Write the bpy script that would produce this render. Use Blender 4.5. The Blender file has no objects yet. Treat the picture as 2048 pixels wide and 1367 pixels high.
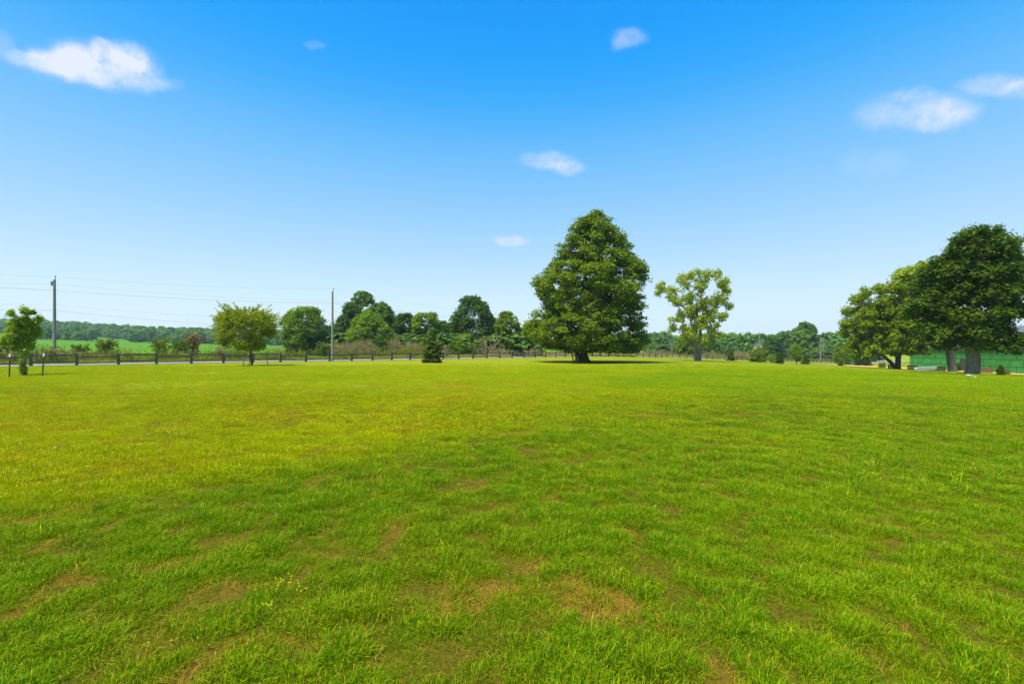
import bpy, math, random
import numpy as np
from mathutils import Vector, Matrix, Euler

SC = bpy.context.scene
COL = SC.collection
rad = math.radians

# ------------------------------------------------------------------ camera
F, CX, HY, EYE = 910.0, 1024.0, 699.0, 1.6
cam_d = bpy.data.cameras.new('camera')
cam_d.sensor_width = 36.0
cam_d.lens = 36.0 * F / 2048.0
cam_d.shift_y = (HY - 683.5) / 2048.0
cam_d.clip_start = 0.05
cam_d.clip_end = 9000
cam = bpy.data.objects.new('camera', cam_d)
COL.objects.link(cam)
cam.location = (0, 0, EYE)
cam.rotation_euler = (rad(90), 0, 0)
SC.camera = cam

# ------------------------------------------------------------------ light and exposure
EXPO = 1.15
SC.view_settings.view_transform = 'Standard'
SC.view_settings.look = 'None'
SC.view_settings.gamma = 1
SC.view_settings.exposure = EXPO
SUN_EL = rad(64)
SAX, SAY = -0.78, -0.58
n_ = math.hypot(SAX, SAY); SAX /= n_; SAY /= n_
SUN = Vector((math.cos(SUN_EL) * SAX, math.cos(SUN_EL) * SAY, math.sin(SUN_EL)))
ld = bpy.data.lights.new('sun', 'SUN')
ld.energy = 3.95
ld.angle = rad(21)
ld.color = (1.0, 0.93, 0.72)
lo = bpy.data.objects.new('sun', ld)
COL.objects.link(lo)
lo.rotation_euler = SUN.to_track_quat('Z', 'Y').to_euler()
lo.location = (0, 0, 60)


def lin(c):
    return tuple(((x / 255) / 12.92 if x / 255 <= .04045 else ((x / 255 + .055) / 1.055) ** 2.4) for x in c)


world = bpy.data.worlds.new('World')
SC.world = world
world.use_nodes = True
wt = world.node_tree
wt.nodes.clear()


def wn(t, **k):
    n = wt.nodes.new(t)
    for a, b in k.items():
        setattr(n, a, b)
    return n


def build_world():
    L = wt.links.new
    tc = wn('ShaderNodeTexCoord')
    nrm = wn('ShaderNodeVectorMath', operation='NORMALIZE')
    L(tc.outputs['Generated'], nrm.inputs[0])
    sep = wn('ShaderNodeSeparateXYZ')
    L(nrm.outputs[0], sep.inputs[0])
    ramp = wn('ShaderNodeValToRGB')
    stops = [(0.0, (236, 250, 258)), (0.06, (228, 248, 258)), (0.12, (211, 241, 258)), (0.2, (180, 223, 256)), (0.3, (144, 206, 255)),
             (0.41, (96, 188, 255)), (0.5, (28, 168, 255)), (0.6, (0, 156, 255)), (0.8, (0, 138, 240)), (1.0, (0, 125, 220))]
    k = 2 ** -EXPO
    el = ramp.color_ramp.elements
    ramp.color_ramp.interpolation = 'B_SPLINE'
    el[0].position = 0; el[1].position = 1
    for p, c in stops[1:-1]:
        el.new(p)
    for e, (p, c) in zip(el, stops):
        e.position = p
        l = lin(c)
        e.color = (l[0] * k, l[1] * k, l[2] * k, 1)
    L(sep.outputs['Z'], ramp.inputs[0])
    # clouds: soft masses at fixed directions of the sky, broken up by noise
    nz = wn('ShaderNodeTexNoise')
    nz.inputs['Scale'].default_value = 26
    nz.inputs['Detail'].default_value = 5
    nz.inputs['Roughness'].default_value = 0.62
    L(nrm.outputs[0], nz.inputs['Vector'])
    sub = wn('ShaderNodeVectorMath', operation='SUBTRACT')
    L(nz.outputs['Color'], sub.inputs[0]); sub.inputs[1].default_value = (.5, .5, .5)
    sc = wn('ShaderNodeVectorMath', operation='SCALE')
    L(sub.outputs[0], sc.inputs[0]); sc.inputs['Scale'].default_value = 0.026
    ad = wn('ShaderNodeVectorMath', operation='ADD')
    L(nrm.outputs[0], ad.inputs[0]); L(sc.outputs[0], ad.inputs[1])
    blobs = [(195, 126, 150, 62, .55), (112, 120, 100, 34, .45), (250, 152, 95, 46, .45), (210, 98, 36, 32, .45), (268, 112, 46, 40, .45), (150, 108, 70, 34, .4),
             (55, 116, 70, 22, .18), (322, 168, 60, 18, .2), (4, 88, 40, 44, .16), (160, 138, 80, 36, .35),
             (1258, 78, 46, 26, .26), (1240, 88, 26, 18, .15), (1092, 322, 70, 24, .42), (1135, 336, 44, 20, .42), (1022, 482, 50, 15, .55),
             (1825, 222, 150, 54, .30), (1868, 232, 110, 44, .32), (1742, 238, 60, 36, .14), (1830, 186, 56, 26, .22), (1915, 222, 55, 30, .15),
             (1985, 170, 90, 30, .42), (2038, 182, 60, 30, .34), (1745, 325, 90, 38, .10), (630, 88, 30, 15, .12)]
    acc = None
    for (px, py, rx, ry, s) in blobs:
        u, v = (px - CX) / F, (HY - py) / F
        l2 = 1 + u * u + v * v
        d = Vector((u, 1, v)).normalized()
        mp = wn('ShaderNodeMapping', vector_type='TEXTURE')
        mp.inputs['Location'].default_value = d
        ax = (Vector((1, 0, 0)) - d * d.x).normalized()
        az = ax.cross(d)
        mp.inputs['Rotation'].default_value = Matrix((ax, d, az)).transposed().to_euler()
        mp.inputs['Scale'].default_value = (rx / F * math.sqrt(1 + v * v) / l2, 0.6, ry / F / math.sqrt(l2 * (1 + v * v)))
        L(ad.outputs[0], mp.inputs['Vector'])
        g = wn('ShaderNodeTexGradient', gradient_type='SPHERICAL')
        L(mp.outputs[0], g.inputs[0])
        sm = wn('ShaderNodeMapRange', interpolation_type='SMOOTHSTEP')
        L(g.outputs['Fac'], sm.inputs['Value']); sm.inputs['From Max'].default_value = .62
        m = wn('ShaderNodeMath', operation='MULTIPLY')
        L(sm.outputs[0], m.inputs[0]); m.inputs[1].default_value = s
        if acc is None:
            acc = m
        else:
            a = wn('ShaderNodeMath', operation='ADD')
            L(acc.outputs[0], a.inputs[0]); L(m.outputs[0], a.inputs[1])
            acc = a
    n2 = wn('ShaderNodeTexNoise')
    n2.inputs['Scale'].default_value = 38; n2.inputs['Detail'].default_value = 6; n2.inputs['Roughness'].default_value = .6
    L(ad.outputs[0], n2.inputs['Vector'])
    m2 = wn('ShaderNodeMapRange'); L(n2.outputs['Fac'], m2.inputs['Value'])
    m2.inputs['From Min'].default_value = .3; m2.inputs['From Max'].default_value = .7
    m2.inputs['To Min'].default_value = .45; m2.inputs['To Max'].default_value = 1.35
    m3 = wn('ShaderNodeMath', operation='MULTIPLY')
    L(acc.outputs[0], m3.inputs[0]); L(m2.outputs[0], m3.inputs[1])
    acc = m3
    mr = wn('ShaderNodeMapRange')
    L(acc.outputs[0], mr.inputs['Value'])
    mr.inputs['From Min'].default_value = 0.0; mr.inputs['From Max'].default_value = 1.0
    mr.inputs['To Min'].default_value = 0; mr.inputs['To Max'].default_value = 0.93
    wh = wn('ShaderNodeRGB')
    c = lin((240, 245, 255)); wh.outputs[0].default_value = (c[0] * k, c[1] * k, c[2] * k, 1)
    mx = wn('ShaderNodeMix', data_type='RGBA')
    L(mr.outputs[0], mx.inputs[0]); L(ramp.outputs[0], mx.inputs[6]); L(wh.outputs[0], mx.inputs[7])
    bg = wn('ShaderNodeBackground'); bg.inputs['Strength'].default_value = 1.0
    L(mx.outputs[2], bg.inputs['Color'])
    sky = wn('ShaderNodeTexSky', sky_type='NISHITA')
    sky.sun_disc = False
    sky.sun_elevation = SUN_EL
    sky.sun_rotation = math.atan2(SAX, SAY)
    bg2 = wn('ShaderNodeBackground'); bg2.inputs['Strength'].default_value = 0.08
    L(sky.outputs[0], bg2.inputs['Color'])
    ms = wn('ShaderNodeMixShader'); ms.inputs[0].default_value = 0.03
    L(bg.outputs[0], ms.inputs[1]); L(bg2.outputs[0], ms.inputs[2])
    out = wn('ShaderNodeOutputWorld')
    L(ms.outputs[0], out.inputs['Surface'])


build_world()
SC.cycles.volume_bounces = 0
SC.cycles.max_bounces = 6
SC.cycles.diffuse_bounces = 3
SC.cycles.transmission_bounces = 3
SC.cycles.sample_clamp_indirect = 4

# ------------------------------------------------------------------ numeric helpers
rng = np.random.default_rng(7)


def ss(a, b, x):
    t = np.clip((x - a) / (b - a), 0, 1)
    return t * t * (3 - 2 * t)


def vnoise(x, y, seed=0):
    x = np.asarray(x, float); y = np.asarray(y, float)
    xi = np.floor(x).astype(np.int64); yi = np.floor(y).astype(np.int64)
    fx = x - xi; fy = y - yi
    fx = fx * fx * (3 - 2 * fx); fy = fy * fy * (3 - 2 * fy)

    def h(a, b):
        n = (a * 374761393 + b * 668265263 + seed * 1442695041) & 0xFFFFFFFF
        n = ((n ^ (n >> 13)) * 1274126177) & 0xFFFFFFFF
        n = n ^ (n >> 16)
        return (n & 0xFFFFFF) / float(0xFFFFFF)
    a = h(xi, yi); b = h(xi + 1, yi); c = h(xi, yi + 1); d = h(xi + 1, yi + 1)
    return (a * (1 - fx) + b * fx) * (1 - fy) + (c * (1 - fx) + d * fx) * fy


def fbm(x, y, seed=0, o=3):
    s = 0; a = 1; t = 0
    for i in range(o):
        s = s + a * vnoise(x * 2 ** i, y * 2 ** i, seed + i * 17)
        t += a; a *= .5
    return s / t


def H(x, y):
    """terrain height"""
    x = np.asarray(x, float); y = np.asarray(y, float)
    q = (x - 25) / 6
    drop = .04 * 6 * np.where(q > 20, q, np.log1p(np.exp(np.minimum(q, 20))))
    drop = np.minimum(drop, 4.6) * (1 - ss(185, 330, y)) * ss(-20, 10, y)
    u = x / np.maximum(y, 30)
    w = np.interp(u, [-1.3, -1.0, -.8, -.65, -.5, -.3, .2, .9], [1.32, 1.05, .74, .6, .5, .3, .2, .15])
    g = np.interp(y, [75, 120, 200, 350, 450, 700, 1000], [0, .6, 2.9, 8.5, 13, 31, 35])
    r = np.hypot(x, y)
    near = 1 - ss(40, 90, r)
    lump = .10 * (vnoise(x / 7, y / 7, 3) - .5) + .022 * (vnoise(x / .9, y / .9, 4) - .5) + .022 * (vnoise(x / .3, y / .3, 5) - .5)
    return -drop + w * g + lump * near


def Hf(x, y):
    return float(H(x, y))


def hit(px, py):
    """ground point seen at a place in the photograph"""
    u, v = (px - CX) / F, (py - HY) / F
    z = 2.0
    while z < 1500:
        if EYE - v * z <= Hf(u * z, z):
            return Vector((u * z, z, Hf(u * z, z)))
        z *= 1.003
    return Vector((u * 200, 200, 0))


def onray(px, Z):
    x = (px - CX) / F * Z
    return Vector((x, Z, Hf(x, Z)))


FP = [(-90.0, 1.0), (-45.5, 43.0), (45.4, 128.9), (118.0, 175.0), (190.0, 212.0)]


def fdist(x, y):
    """signed distance beyond the fence line (positive = road side)"""
    x = np.asarray(x, float); y = np.asarray(y, float)
    best = np.full(np.broadcast(x, y).shape, 1e9); sg = np.ones_like(best)
    for i, ((ax, ay), (bx, by)) in enumerate(zip(FP[:-1], FP[1:])):
        dx, dy = bx - ax, by - ay
        l = math.hypot(dx, dy)
        t = ((x - ax) * dx + (y - ay) * dy) / l / l
        tc = t
        if i > 0: tc = np.maximum(tc, 0)
        if i < len(FP) - 2: tc = np.minimum(tc, 1)
        d = np.hypot(x - ax - tc * dx, y - ay - tc * dy)
        s = (-(x - ax) * dy + (y - ay) * dx) / l
        m = d < best
        best = np.where(m, d, best); sg = np.where(m, np.sign(s), sg)
    return best * sg


# ------------------------------------------------------------------ materials
def mat(name):
    m = bpy.data.materials.new(name)
    m.use_nodes = True
    m.node_tree.nodes.clear()
    return m


class NT:
    def __init__(s, m):
        s.t = m.node_tree

    def n(s, typ, inp=None, **k):
        n = s.t.nodes.new(typ)
        for a, b in k.items():
            setattr(n, a, b)
        for a, b in (inp or {}).items():
            if isinstance(b, bpy.types.NodeSocket):
                s.t.links.new(b, n.inputs[a])
            else:
                n.inputs[a].default_value = b
        return n

    def mix(s, f, a, b, mode='MIX'):
        n = s.n('ShaderNodeMix', data_type='RGBA', blend_type=mode)
        for i, v in ((0, f), (6, a), (7, b)):
            if isinstance(v, bpy.types.NodeSocket):
                s.t.links.new(v, n.inputs[i])
            else:
                n.inputs[i].default_value = v if i == 0 else (tuple(v) + (1,))[:4]
        return n.outputs[2]

    def noise(s, scale, detail=3, vec=None, rough=.5):
        if vec is None:
            vec = s.n('ShaderNodeNewGeometry').outputs['Position']
        return s.n('ShaderNodeTexNoise', {'Scale': scale, 'Detail': detail, 'Vector': vec, 'Roughness': rough}).outputs['Fac']

    def rng(s, v, a, b, c=0, d=1):
        return s.n('ShaderNodeMapRange', {'Value': v, 'From Min': a, 'From Max': b, 'To Min': c, 'To Max': d}).outputs[0]

    def out(s, sh):
        s.n('ShaderNodeOutputMaterial', {'Surface': sh})


def leaf_mat(name, c1, c2, tr=.3, rough=.55, spec=.12, inst=False, nscale=.6):
    c1 = tuple(v * 1.2 for v in c1); c2 = tuple(v * 1.2 for v in c2)
    m = mat(name); t = NT(m)
    at = t.n('ShaderNodeAttribute', attribute_name='lv').outputs['Fac']
    col = t.mix(at, c1, c2)
    nz = t.rng(t.noise(nscale, 2), .3, .7)
    col = t.mix(nz, col, t.mix(.45, col, (c2[0] * 1.25, c2[1] * 1.2, c2[2])))
    col = t.mix(t.rng(at, .88, .97), col, (c2[0] * 1.7, c2[1] * 1.5, c2[2] * 2))  # bright highlights painted into the colour of a few leaves
    if inst:
        oi = t.n('ShaderNodeObjectInfo').outputs['Random']
        col = t.mix(t.rng(oi, 0, 1, 0, .5), col, (c1[0] * .6, c1[1] * .75, c1[2] * 1.2))
    p = t.n('ShaderNodeBsdfPrincipled', {'Base Color': col, 'Roughness': rough, 'Specular IOR Level': spec})
    tl = t.n('ShaderNodeBsdfTranslucent', {'Color': t.mix(.5, col, (c2[0] * 1.6, c2[1] * 1.5, c2[2] * .5))})
    mx = t.n('ShaderNodeMixShader', {0: tr, 1: p.outputs[0], 2: tl.outputs[0]})
    t.out(mx.outputs[0])
    return m


def solid_mat(name, c1, c2, nscale=4, rough=.8, bump=0, stretch=None, spec=.3):
    m = mat(name); t = NT(m)
    vec = t.n('ShaderNodeTexCoord').outputs['Object']
    if stretch:
        vec = t.n('ShaderNodeMapping', {'Vector': vec, 'Scale': stretch}).outputs[0]
    nz = t.noise(nscale, 5, vec, .6)
    col = t.mix(t.rng(nz, .3, .7), c1, c2)
    p = t.n('ShaderNodeBsdfPrincipled', {'Base Color': col, 'Roughness': rough, 'Specular IOR Level': spec})
    if bump:
        b = t.n('ShaderNodeBump', {'Height': nz, 'Strength': bump, 'Distance': .05})
        t.t.links.new(b.outputs[0], p.inputs['Normal'])
    t.out(p.outputs[0])
    return m


M = {}
M['linden'] = leaf_mat('linden_leaves', (.045, .095, .003), (.13, .20, .005), .42)
M['maple'] = leaf_mat('maple_leaves', (.028, .066, .003), (.068, .122, .005), .42)
M['maple_mid'] = leaf_mat('sunny_maple_leaves', (.07, .13, .003), (.17, .24, .005), .42)
M['pale'] = leaf_mat('pale_leaves', (.13, .20, .010), (.24, .31, .02), .4)
M['young'] = leaf_mat('young_leaves', (.09, .17, .004), (.19, .29, .006), .42)
M['olive'] = leaf_mat('feathery_leaves', (.12, .16, .003), (.21, .26, .005), .35)
M['mid'] = leaf_mat('hedgerow_leaves', (.04, .095, .004), (.095, .18, .006), .42)
M['midlight'] = leaf_mat('light_hedgerow_leaves', (.07, .14, .003), (.14, .23, .005), .42)
M['dark'] = leaf_mat('dark_hedgerow_leaves', (.024, .066, .005), (.052, .11, .006), .42)
M['needle'] = leaf_mat('spruce_needles', (.035, .07, .003), (.08, .12, .004), .15)
M['bush'] = leaf_mat('bush_leaves', (.07, .12, .006), (.15, .21, .012), .3)
M['brownleaf'] = leaf_mat('rusty_leaves', (.16, .12, .03), (.24, .17, .06), .25)
M['far'] = leaf_mat('far_wood_leaves', (.034, .10, .008), (.085, .175, .012), .15, inst=True, nscale=.03)
M['under'] = leaf_mat('undergrowth_leaves', (.03, .075, .004), (.07, .13, .006), .15, inst=True, nscale=.1)
M['bark'] = solid_mat('bark', (.10, .09, .065), (.30, .27, .20), 5, .9, .8, (3, 3, .7))
M['bark_dark'] = solid_mat('dark_bark', (.03, .028, .02), (.09, .08, .055), 6, .9, .8, (3, 3, .7))
M['fence'] = solid_mat('weathered_grey_wood', (.045, .047, .046), (.10, .10, .095), 7, .85, .3, (1, 1, 3))
M['pole'] = solid_mat('utility_pole_wood', (.17, .16, .12), (.30, .28, .22), 4, .85, .2, (4, 4, .3))
M['steel'] = solid_mat('dark_green_steel', (.02, .035, .02), (.04, .06, .03), 20, .6)
M['white'] = solid_mat('white_paint', (.72, .72, .68), (.82, .82, .8), 8, .6)
M['wire'] = solid_mat('wire', (.12, .12, .12), (.2, .2, .2), 8, .6)
M['metal'] = solid_mat('grey_metal', (.2, .21, .22), (.35, .36, .37), 8, .5)
M['twig'] = solid_mat('dry_twigs', (.22, .15, .075), (.42, .32, .18), 3, .9)
M['stone'] = solid_mat('pale_stone', (.34, .30, .24), (.52, .47, .40), 12, .9, .4)
M['gravel'] = solid_mat('gravel_road', (.17, .17, .185), (.24, .24, .255), 1.5, .95, .3)
M['dirt'] = solid_mat('orange_dirt', (.44, .23, .07), (.62, .34, .12), .6, .95, .4)
M['slat'] = solid_mat('brown_slats', (.06, .028, .016), (.15, .075, .042), 6, .8, .2, (1, 1, 4))
M['block'] = solid_mat('pale_blocks', (.5, .52, .55), (.68, .70, .72), 4, .9, .2)
M['roof'] = solid_mat('grey_shingles', (.07, .08, .10), (.13, .14, .17), 6, .9, .4)
M['trim'] = solid_mat('raw_wood_trim', (.5, .38, .22), (.65, .5, .3), 5, .8)
M['barnwall'] = solid_mat('pale_barn_wall', (.42, .45, .46), (.55, .58, .58), 3, .8)
M['barnroof'] = solid_mat('barn_roof', (.10, .12, .13), (.2, .22, .23), 3, .6)
M['tin'] = solid_mat('light_tin_roof', (.55, .57, .6), (.7, .72, .74), 3, .5)


def sheathing():
    m = mat('green_sheathing'); t = NT(m)
    nz = t.noise(.8, 4)
    col = t.mix(t.rng(nz, .3, .7), (.022, .18, .025), (.042, .27, .047))
    p = t.n('ShaderNodeBsdfPrincipled', {'Base Color': col, 'Roughness': .7, 'Specular IOR Level': .25})
    t.out(p.outputs[0])
    return m


M['green'] = sheathing()
M['tape'] = solid_mat('seam_tape', (.01, .05, .03), (.02, .07, .04), 5, .6)


def ground_mat():
    m = mat('ground'); t = NT(m)
    pos = t.n('ShaderNodeNewGeometry').outputs['Position']
    yel = t.n('ShaderNodeAttribute', attribute_name='yel').outputs['Fac']
    bare = t.n('ShaderNodeAttribute', attribute_name='bare').outputs['Fac']
    mead = t.n('ShaderNodeAttribute', attribute_name='mead').outputs['Fac']
    fine = t.noise(9, 6, pos, .7)
    mid = t.noise(.7, 4, pos, .6)
    green = t.mix(t.rng(fine, .3, .7), (.05, .12, .002), (.12, .19, .003))
    lime = t.mix(t.rng(fine, .3, .7), (.14, .18, .0015), (.22, .245, .0025))
    col = t.mix(yel, green, lime)
    # straw coloured thin spots in the turf
    st = t.n('ShaderNodeMath', {0: t.rng(mid, .50, .68), 1: t.rng(fine, .35, .6)}, operation='MULTIPLY').outputs[0]
    dry = t.n('ShaderNodeAttribute', attribute_name='dry').outputs['Fac']
    col = t.mix(t.n('ShaderNodeMath', {0: st, 1: .35}, operation='MULTIPLY').outputs[0], col, (.34, .24, .03))
    col = t.mix(t.n('ShaderNodeMath', {0: dry, 1: .55}, operation='MULTIPLY').outputs[0], col, (.34, .21, .02))
    near = t.n('ShaderNodeAttribute', attribute_name='near').outputs['Fac']
    shaded_thatch = t.mix(t.rng(t.noise(40, 5, pos, .7), .35, .65), (.02, .024, .002), (.13, .08, .008))  # brown thatch, darkened to paint the shade in hollows between clumps
    col = t.mix(t.n('ShaderNodeMath', {0: near, 1: .8}, operation='MULTIPLY').outputs[0], col, shaded_thatch)
    soil = t.mix(t.rng(t.noise(60, 4, pos, .7), .3, .7), (.07, .038, .006), (.25, .145, .02))
    col = t.mix(bare, col, soil)
    mgrass = t.mix(t.rng(t.noise(.25, 4, pos, .6), .35, .65), (.10, .19, .006), (.30, .29, .02))
    col = t.mix(mead, col, mgrass)
    p = t.n('ShaderNodeBsdfPrincipled', {'Base Color': col, 'Roughness': .95, 'Specular IOR Level': .05})
    h = t.noise(14, 5, pos, .7)
    b = t.n('ShaderNodeBump', {'Height': h, 'Strength': .7, 'Distance': .06})
    t.t.links.new(b.outputs[0], p.inputs['Normal'])
    t.out(p.outputs[0])
    return m


M['ground'] = ground_mat()


def grass_mat(name, green1, green2, lime1, lime2, tr=.35, dead=False):
    green1, green2, lime1, lime2 = [tuple(v * 1.08 for v in c) for c in (green1, green2, lime1, lime2)]
    m = mat(name); t = NT(m)
    lv = t.n('ShaderNodeAttribute', attribute_name='lv').outputs['Fac']
    yel = t.n('ShaderNodeAttribute', attribute_name='yel', attribute_type='INSTANCER').outputs['Fac']
    rnd = t.n('ShaderNodeAttribute', attribute_name='rnd', attribute_type='INSTANCER').outputs['Fac']
    g = t.mix(lv, green1, green2)
    l = t.mix(lv, lime1, lime2)
    col = t.mix(yel, g, l)
    col = t.mix(t.rng(rnd, 0, 1, 0, .45), col, t.mix(.5, l, g))
    dry = t.n('ShaderNodeAttribute', attribute_name='dry', attribute_type='INSTANCER').outputs['Fac']
    if dead: col = t.mix(t.n('ShaderNodeMath', {0: dry, 1: .6}, operation='MULTIPLY').outputs[0], col, t.mix(lv, (.32, .22, .006), (.60, .42, .012)))
    if dead: col = t.mix(t.rng(lv, .975, .985), col, (.44, .34, .03))
    p = t.n('ShaderNodeBsdfPrincipled', {'Base Color': col, 'Roughness': .55, 'Specular IOR Level': .07})
    tl = t.n('ShaderNodeBsdfTranslucent', {'Color': col})
    mx = t.n('ShaderNodeMixShader', {0: tr, 1: p.outputs[0], 2: tl.outputs[0]})
    t.out(mx.outputs[0])
    return m


M['grass'] = grass_mat('grass_blades', (.030, .12, .001), (.165, .36, .002), (.30, .38, .001), (.60, .56, .002), .35, True)
M['turf'] = grass_mat('distant_turf', (.07, .21, .001), (.18, .37, .002), (.32, .40, .001), (.55, .56, .002), .35, True)
M['straw'] = grass_mat('straw', (.16, .09, .010), (.40, .26, .035), (.16, .12, .008), (.34, .27, .012), .2)
M['tallgrass'] = grass_mat('tall_grass', (.10, .20, .006), (.22, .32, .01), (.38, .32, .02), (.60, .47, .05), .3)
M['crop'] = solid_mat('crop_field', (.045, .155, .001), (.085, .20, .001), .08, .9, 0, None, .05)
M['flower'] = solid_mat('white_petals', (.75, .75, .7), (.85, .85, .8), 8, .8)


# ------------------------------------------------------------------ mesh helpers
def mesh_np(name, V, quads=None, tris=None, lv=None, smooth=False):
    me = bpy.data.meshes.new(name)
    V = np.asarray(V, np.float32)
    nq = 0 if quads is None else len(quads)
    nt = 0 if tris is None else len(tris)
    me.vertices.add(len(V))
    me.vertices.foreach_set('co', V.ravel())
    idx = []
    if nq: idx.append(np.asarray(quads, np.int32).ravel())
    if nt: idx.append(np.asarray(tris, np.int32).ravel())
    idx = np.concatenate(idx)
    me.loops.add(len(idx))
    me.loops.foreach_set('vertex_index', idx)
    st = np.concatenate([np.arange(nq) * 4, nq * 4 + np.arange(nt) * 3]).astype(np.int32)
    me.polygons.add(nq + nt)
    me.polygons.foreach_set('loop_start', st)
    me.polygons.foreach_set('use_smooth', np.full(nq + nt, smooth))
    me.update(calc_edges=True)
    if lv is not None:
        a = me.attributes.new('lv', 'FLOAT', 'FACE' if len(lv) == nq + nt else 'POINT')
        a.data.foreach_set('value', np.asarray(lv, np.float32))
    return me


def ob(name, me, m, parent=None, loc=None, kind=None, label=None, cat=None, group=None):
    me.materials.clear()
    me.materials.append(m)
    o = bpy.data.objects.new(name, me)
    COL.objects.link(o)
    if parent: o.parent = parent
    if loc is not None: o.location = loc
    tag(o, label, cat, group, kind)
    return o


def tag(o, label=None, cat=None, group=None, kind=None):
    if kind: o['kind'] = kind
    if label: o['label'] = label
    if cat: o['category'] = cat
    if group: o['group'] = group


def thing(name, label, cat, loc, group=None, rz=0):
    o = bpy.data.objects.new(name, None)
    COL.objects.link(o)
    o.empty_display_size = .2
    o.location = loc
    o.rotation_euler = (0, 0, rz)
    tag(o, label, cat, group)
    return o


class MB:
    """collects boxes and tubes"""
    def __init__(s):
        s.V = []; s.Q = []; s.n = 0

    def add(s, V, Q):
        V = np.asarray(V, float); Q = np.asarray(Q, int)
        s.V.append(V); s.Q.append(Q + s.n); s.n += len(V)

    def box(s, c, size, rz=0, shear=(0, 0)):
        x, y, z = [q / 2 for q in size]
        P = np.array([(-x, -y, -z), (x, -y, -z), (x, y, -z), (-x, y, -z), (-x, -y, z), (x, -y, z), (x, y, z), (-x, y, z)], float)
        ca, sa = math.cos(rz), math.sin(rz)
        R = np.array([(ca, -sa, 0), (sa, ca, 0), (0, 0, 1)])
        P = P @ R.T + np.array(c, float)
        s.add(P, [(0, 3, 2, 1), (4, 5, 6, 7), (0, 1, 5, 4), (1, 2, 6, 5), (2, 3, 7, 6), (3, 0, 4, 7)])

    def bar(s, a, b, w, h):
        a = np.array(a, float); b = np.array(b, float)
        d = b - a; l = np.linalg.norm(d); d /= l
        up = np.array((0, 0, 1.)) if abs(d[2]) < .95 else np.array((1., 0, 0))
        sd = np.cross(d, up); sd /= np.linalg.norm(sd)
        u2 = np.cross(sd, d)
        P = []
        for e in (a, b):
            for i, j in ((-1, -1), (1, -1), (1, 1), (-1, 1)):
                P.append(e + sd * w / 2 * i + u2 * h / 2 * j)
        s.add(P, [(0, 3, 2, 1), (4, 5, 6, 7), (0, 1, 5, 4), (1, 2, 6, 5), (2, 3, 7, 6), (3, 0, 4, 7)])

    def tube(s, pts, radii, n=8, rnd=0):
        pts = np.asarray(pts, float)
        k = len(pts)
        V = []
        for i in range(k):
            d = pts[min(i + 1, k - 1)] - pts[max(i - 1, 0)]
            d /= (np.linalg.norm(d) + 1e-9)
            a = np.array((1., 0, 0)) if abs(d[0]) < .8 else np.array((0, 1., 0))
            s1 = np.cross(d, a); s1 /= np.linalg.norm(s1)
            s2 = np.cross(d, s1)
            for j in range(n):
                t = 2 * math.pi * j / n
                r = radii[i] * (1 + (rnd * math.sin(3 * t + 1.3) + rnd * .6 * math.sin(5 * t + .4 + i * .2) if rnd else 0))
                V.append(pts[i] + (s1 * math.cos(t) + s2 * math.sin(t)) * r)
        Q = []
        for i in range(k - 1):
            for j in range(n):
                Q.append((i * n + j, i * n + (j + 1) % n, (i + 1) * n + (j + 1) % n, (i + 1) * n + j))
        s.add(V, Q)
        if n == 4:
            s.Q.append(np.array([(0, 1, 2, 3)]) + s.n - len(V)); s.Q.append(np.array([(3, 2, 1, 0)]) + s.n - n)

    def obj(s, name, m, parent=None, off=None, smooth=False, **k):
        V = np.concatenate(s.V)
        if off is not None: V = V - np.array(off, float)
        return ob(name, mesh_np(name, V, quads=np.concatenate(s.Q), smooth=smooth), m, parent, **k)


def leaves(P, N, size, aspect=1.5, rg=None):
    """rhombic leaf faces at points P with normals N"""
    rg = rg or rng
    n = len(P)
    N = N / (np.linalg.norm(N, axis=1, keepdims=True) + 1e-9)
    R = rg.normal(size=(n, 3))
    T = np.cross(N, R); T /= (np.linalg.norm(T, axis=1, keepdims=True) + 1e-9)
    B = np.cross(N, T)
    s = (size * rg.uniform(.65, 1.3, n))[:, None]
    a = P - T * s * aspect * .5
    b = P + B * s * .5 + N * s * .08
    c = P + T * s * aspect * .5
    d = P - B * s * .5 + N * s * .08
    V = np.stack([a, b, c, d], 1).reshape(-1, 3)
    Q = np.arange(n * 4).reshape(n, 4)
    return V, Q


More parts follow.
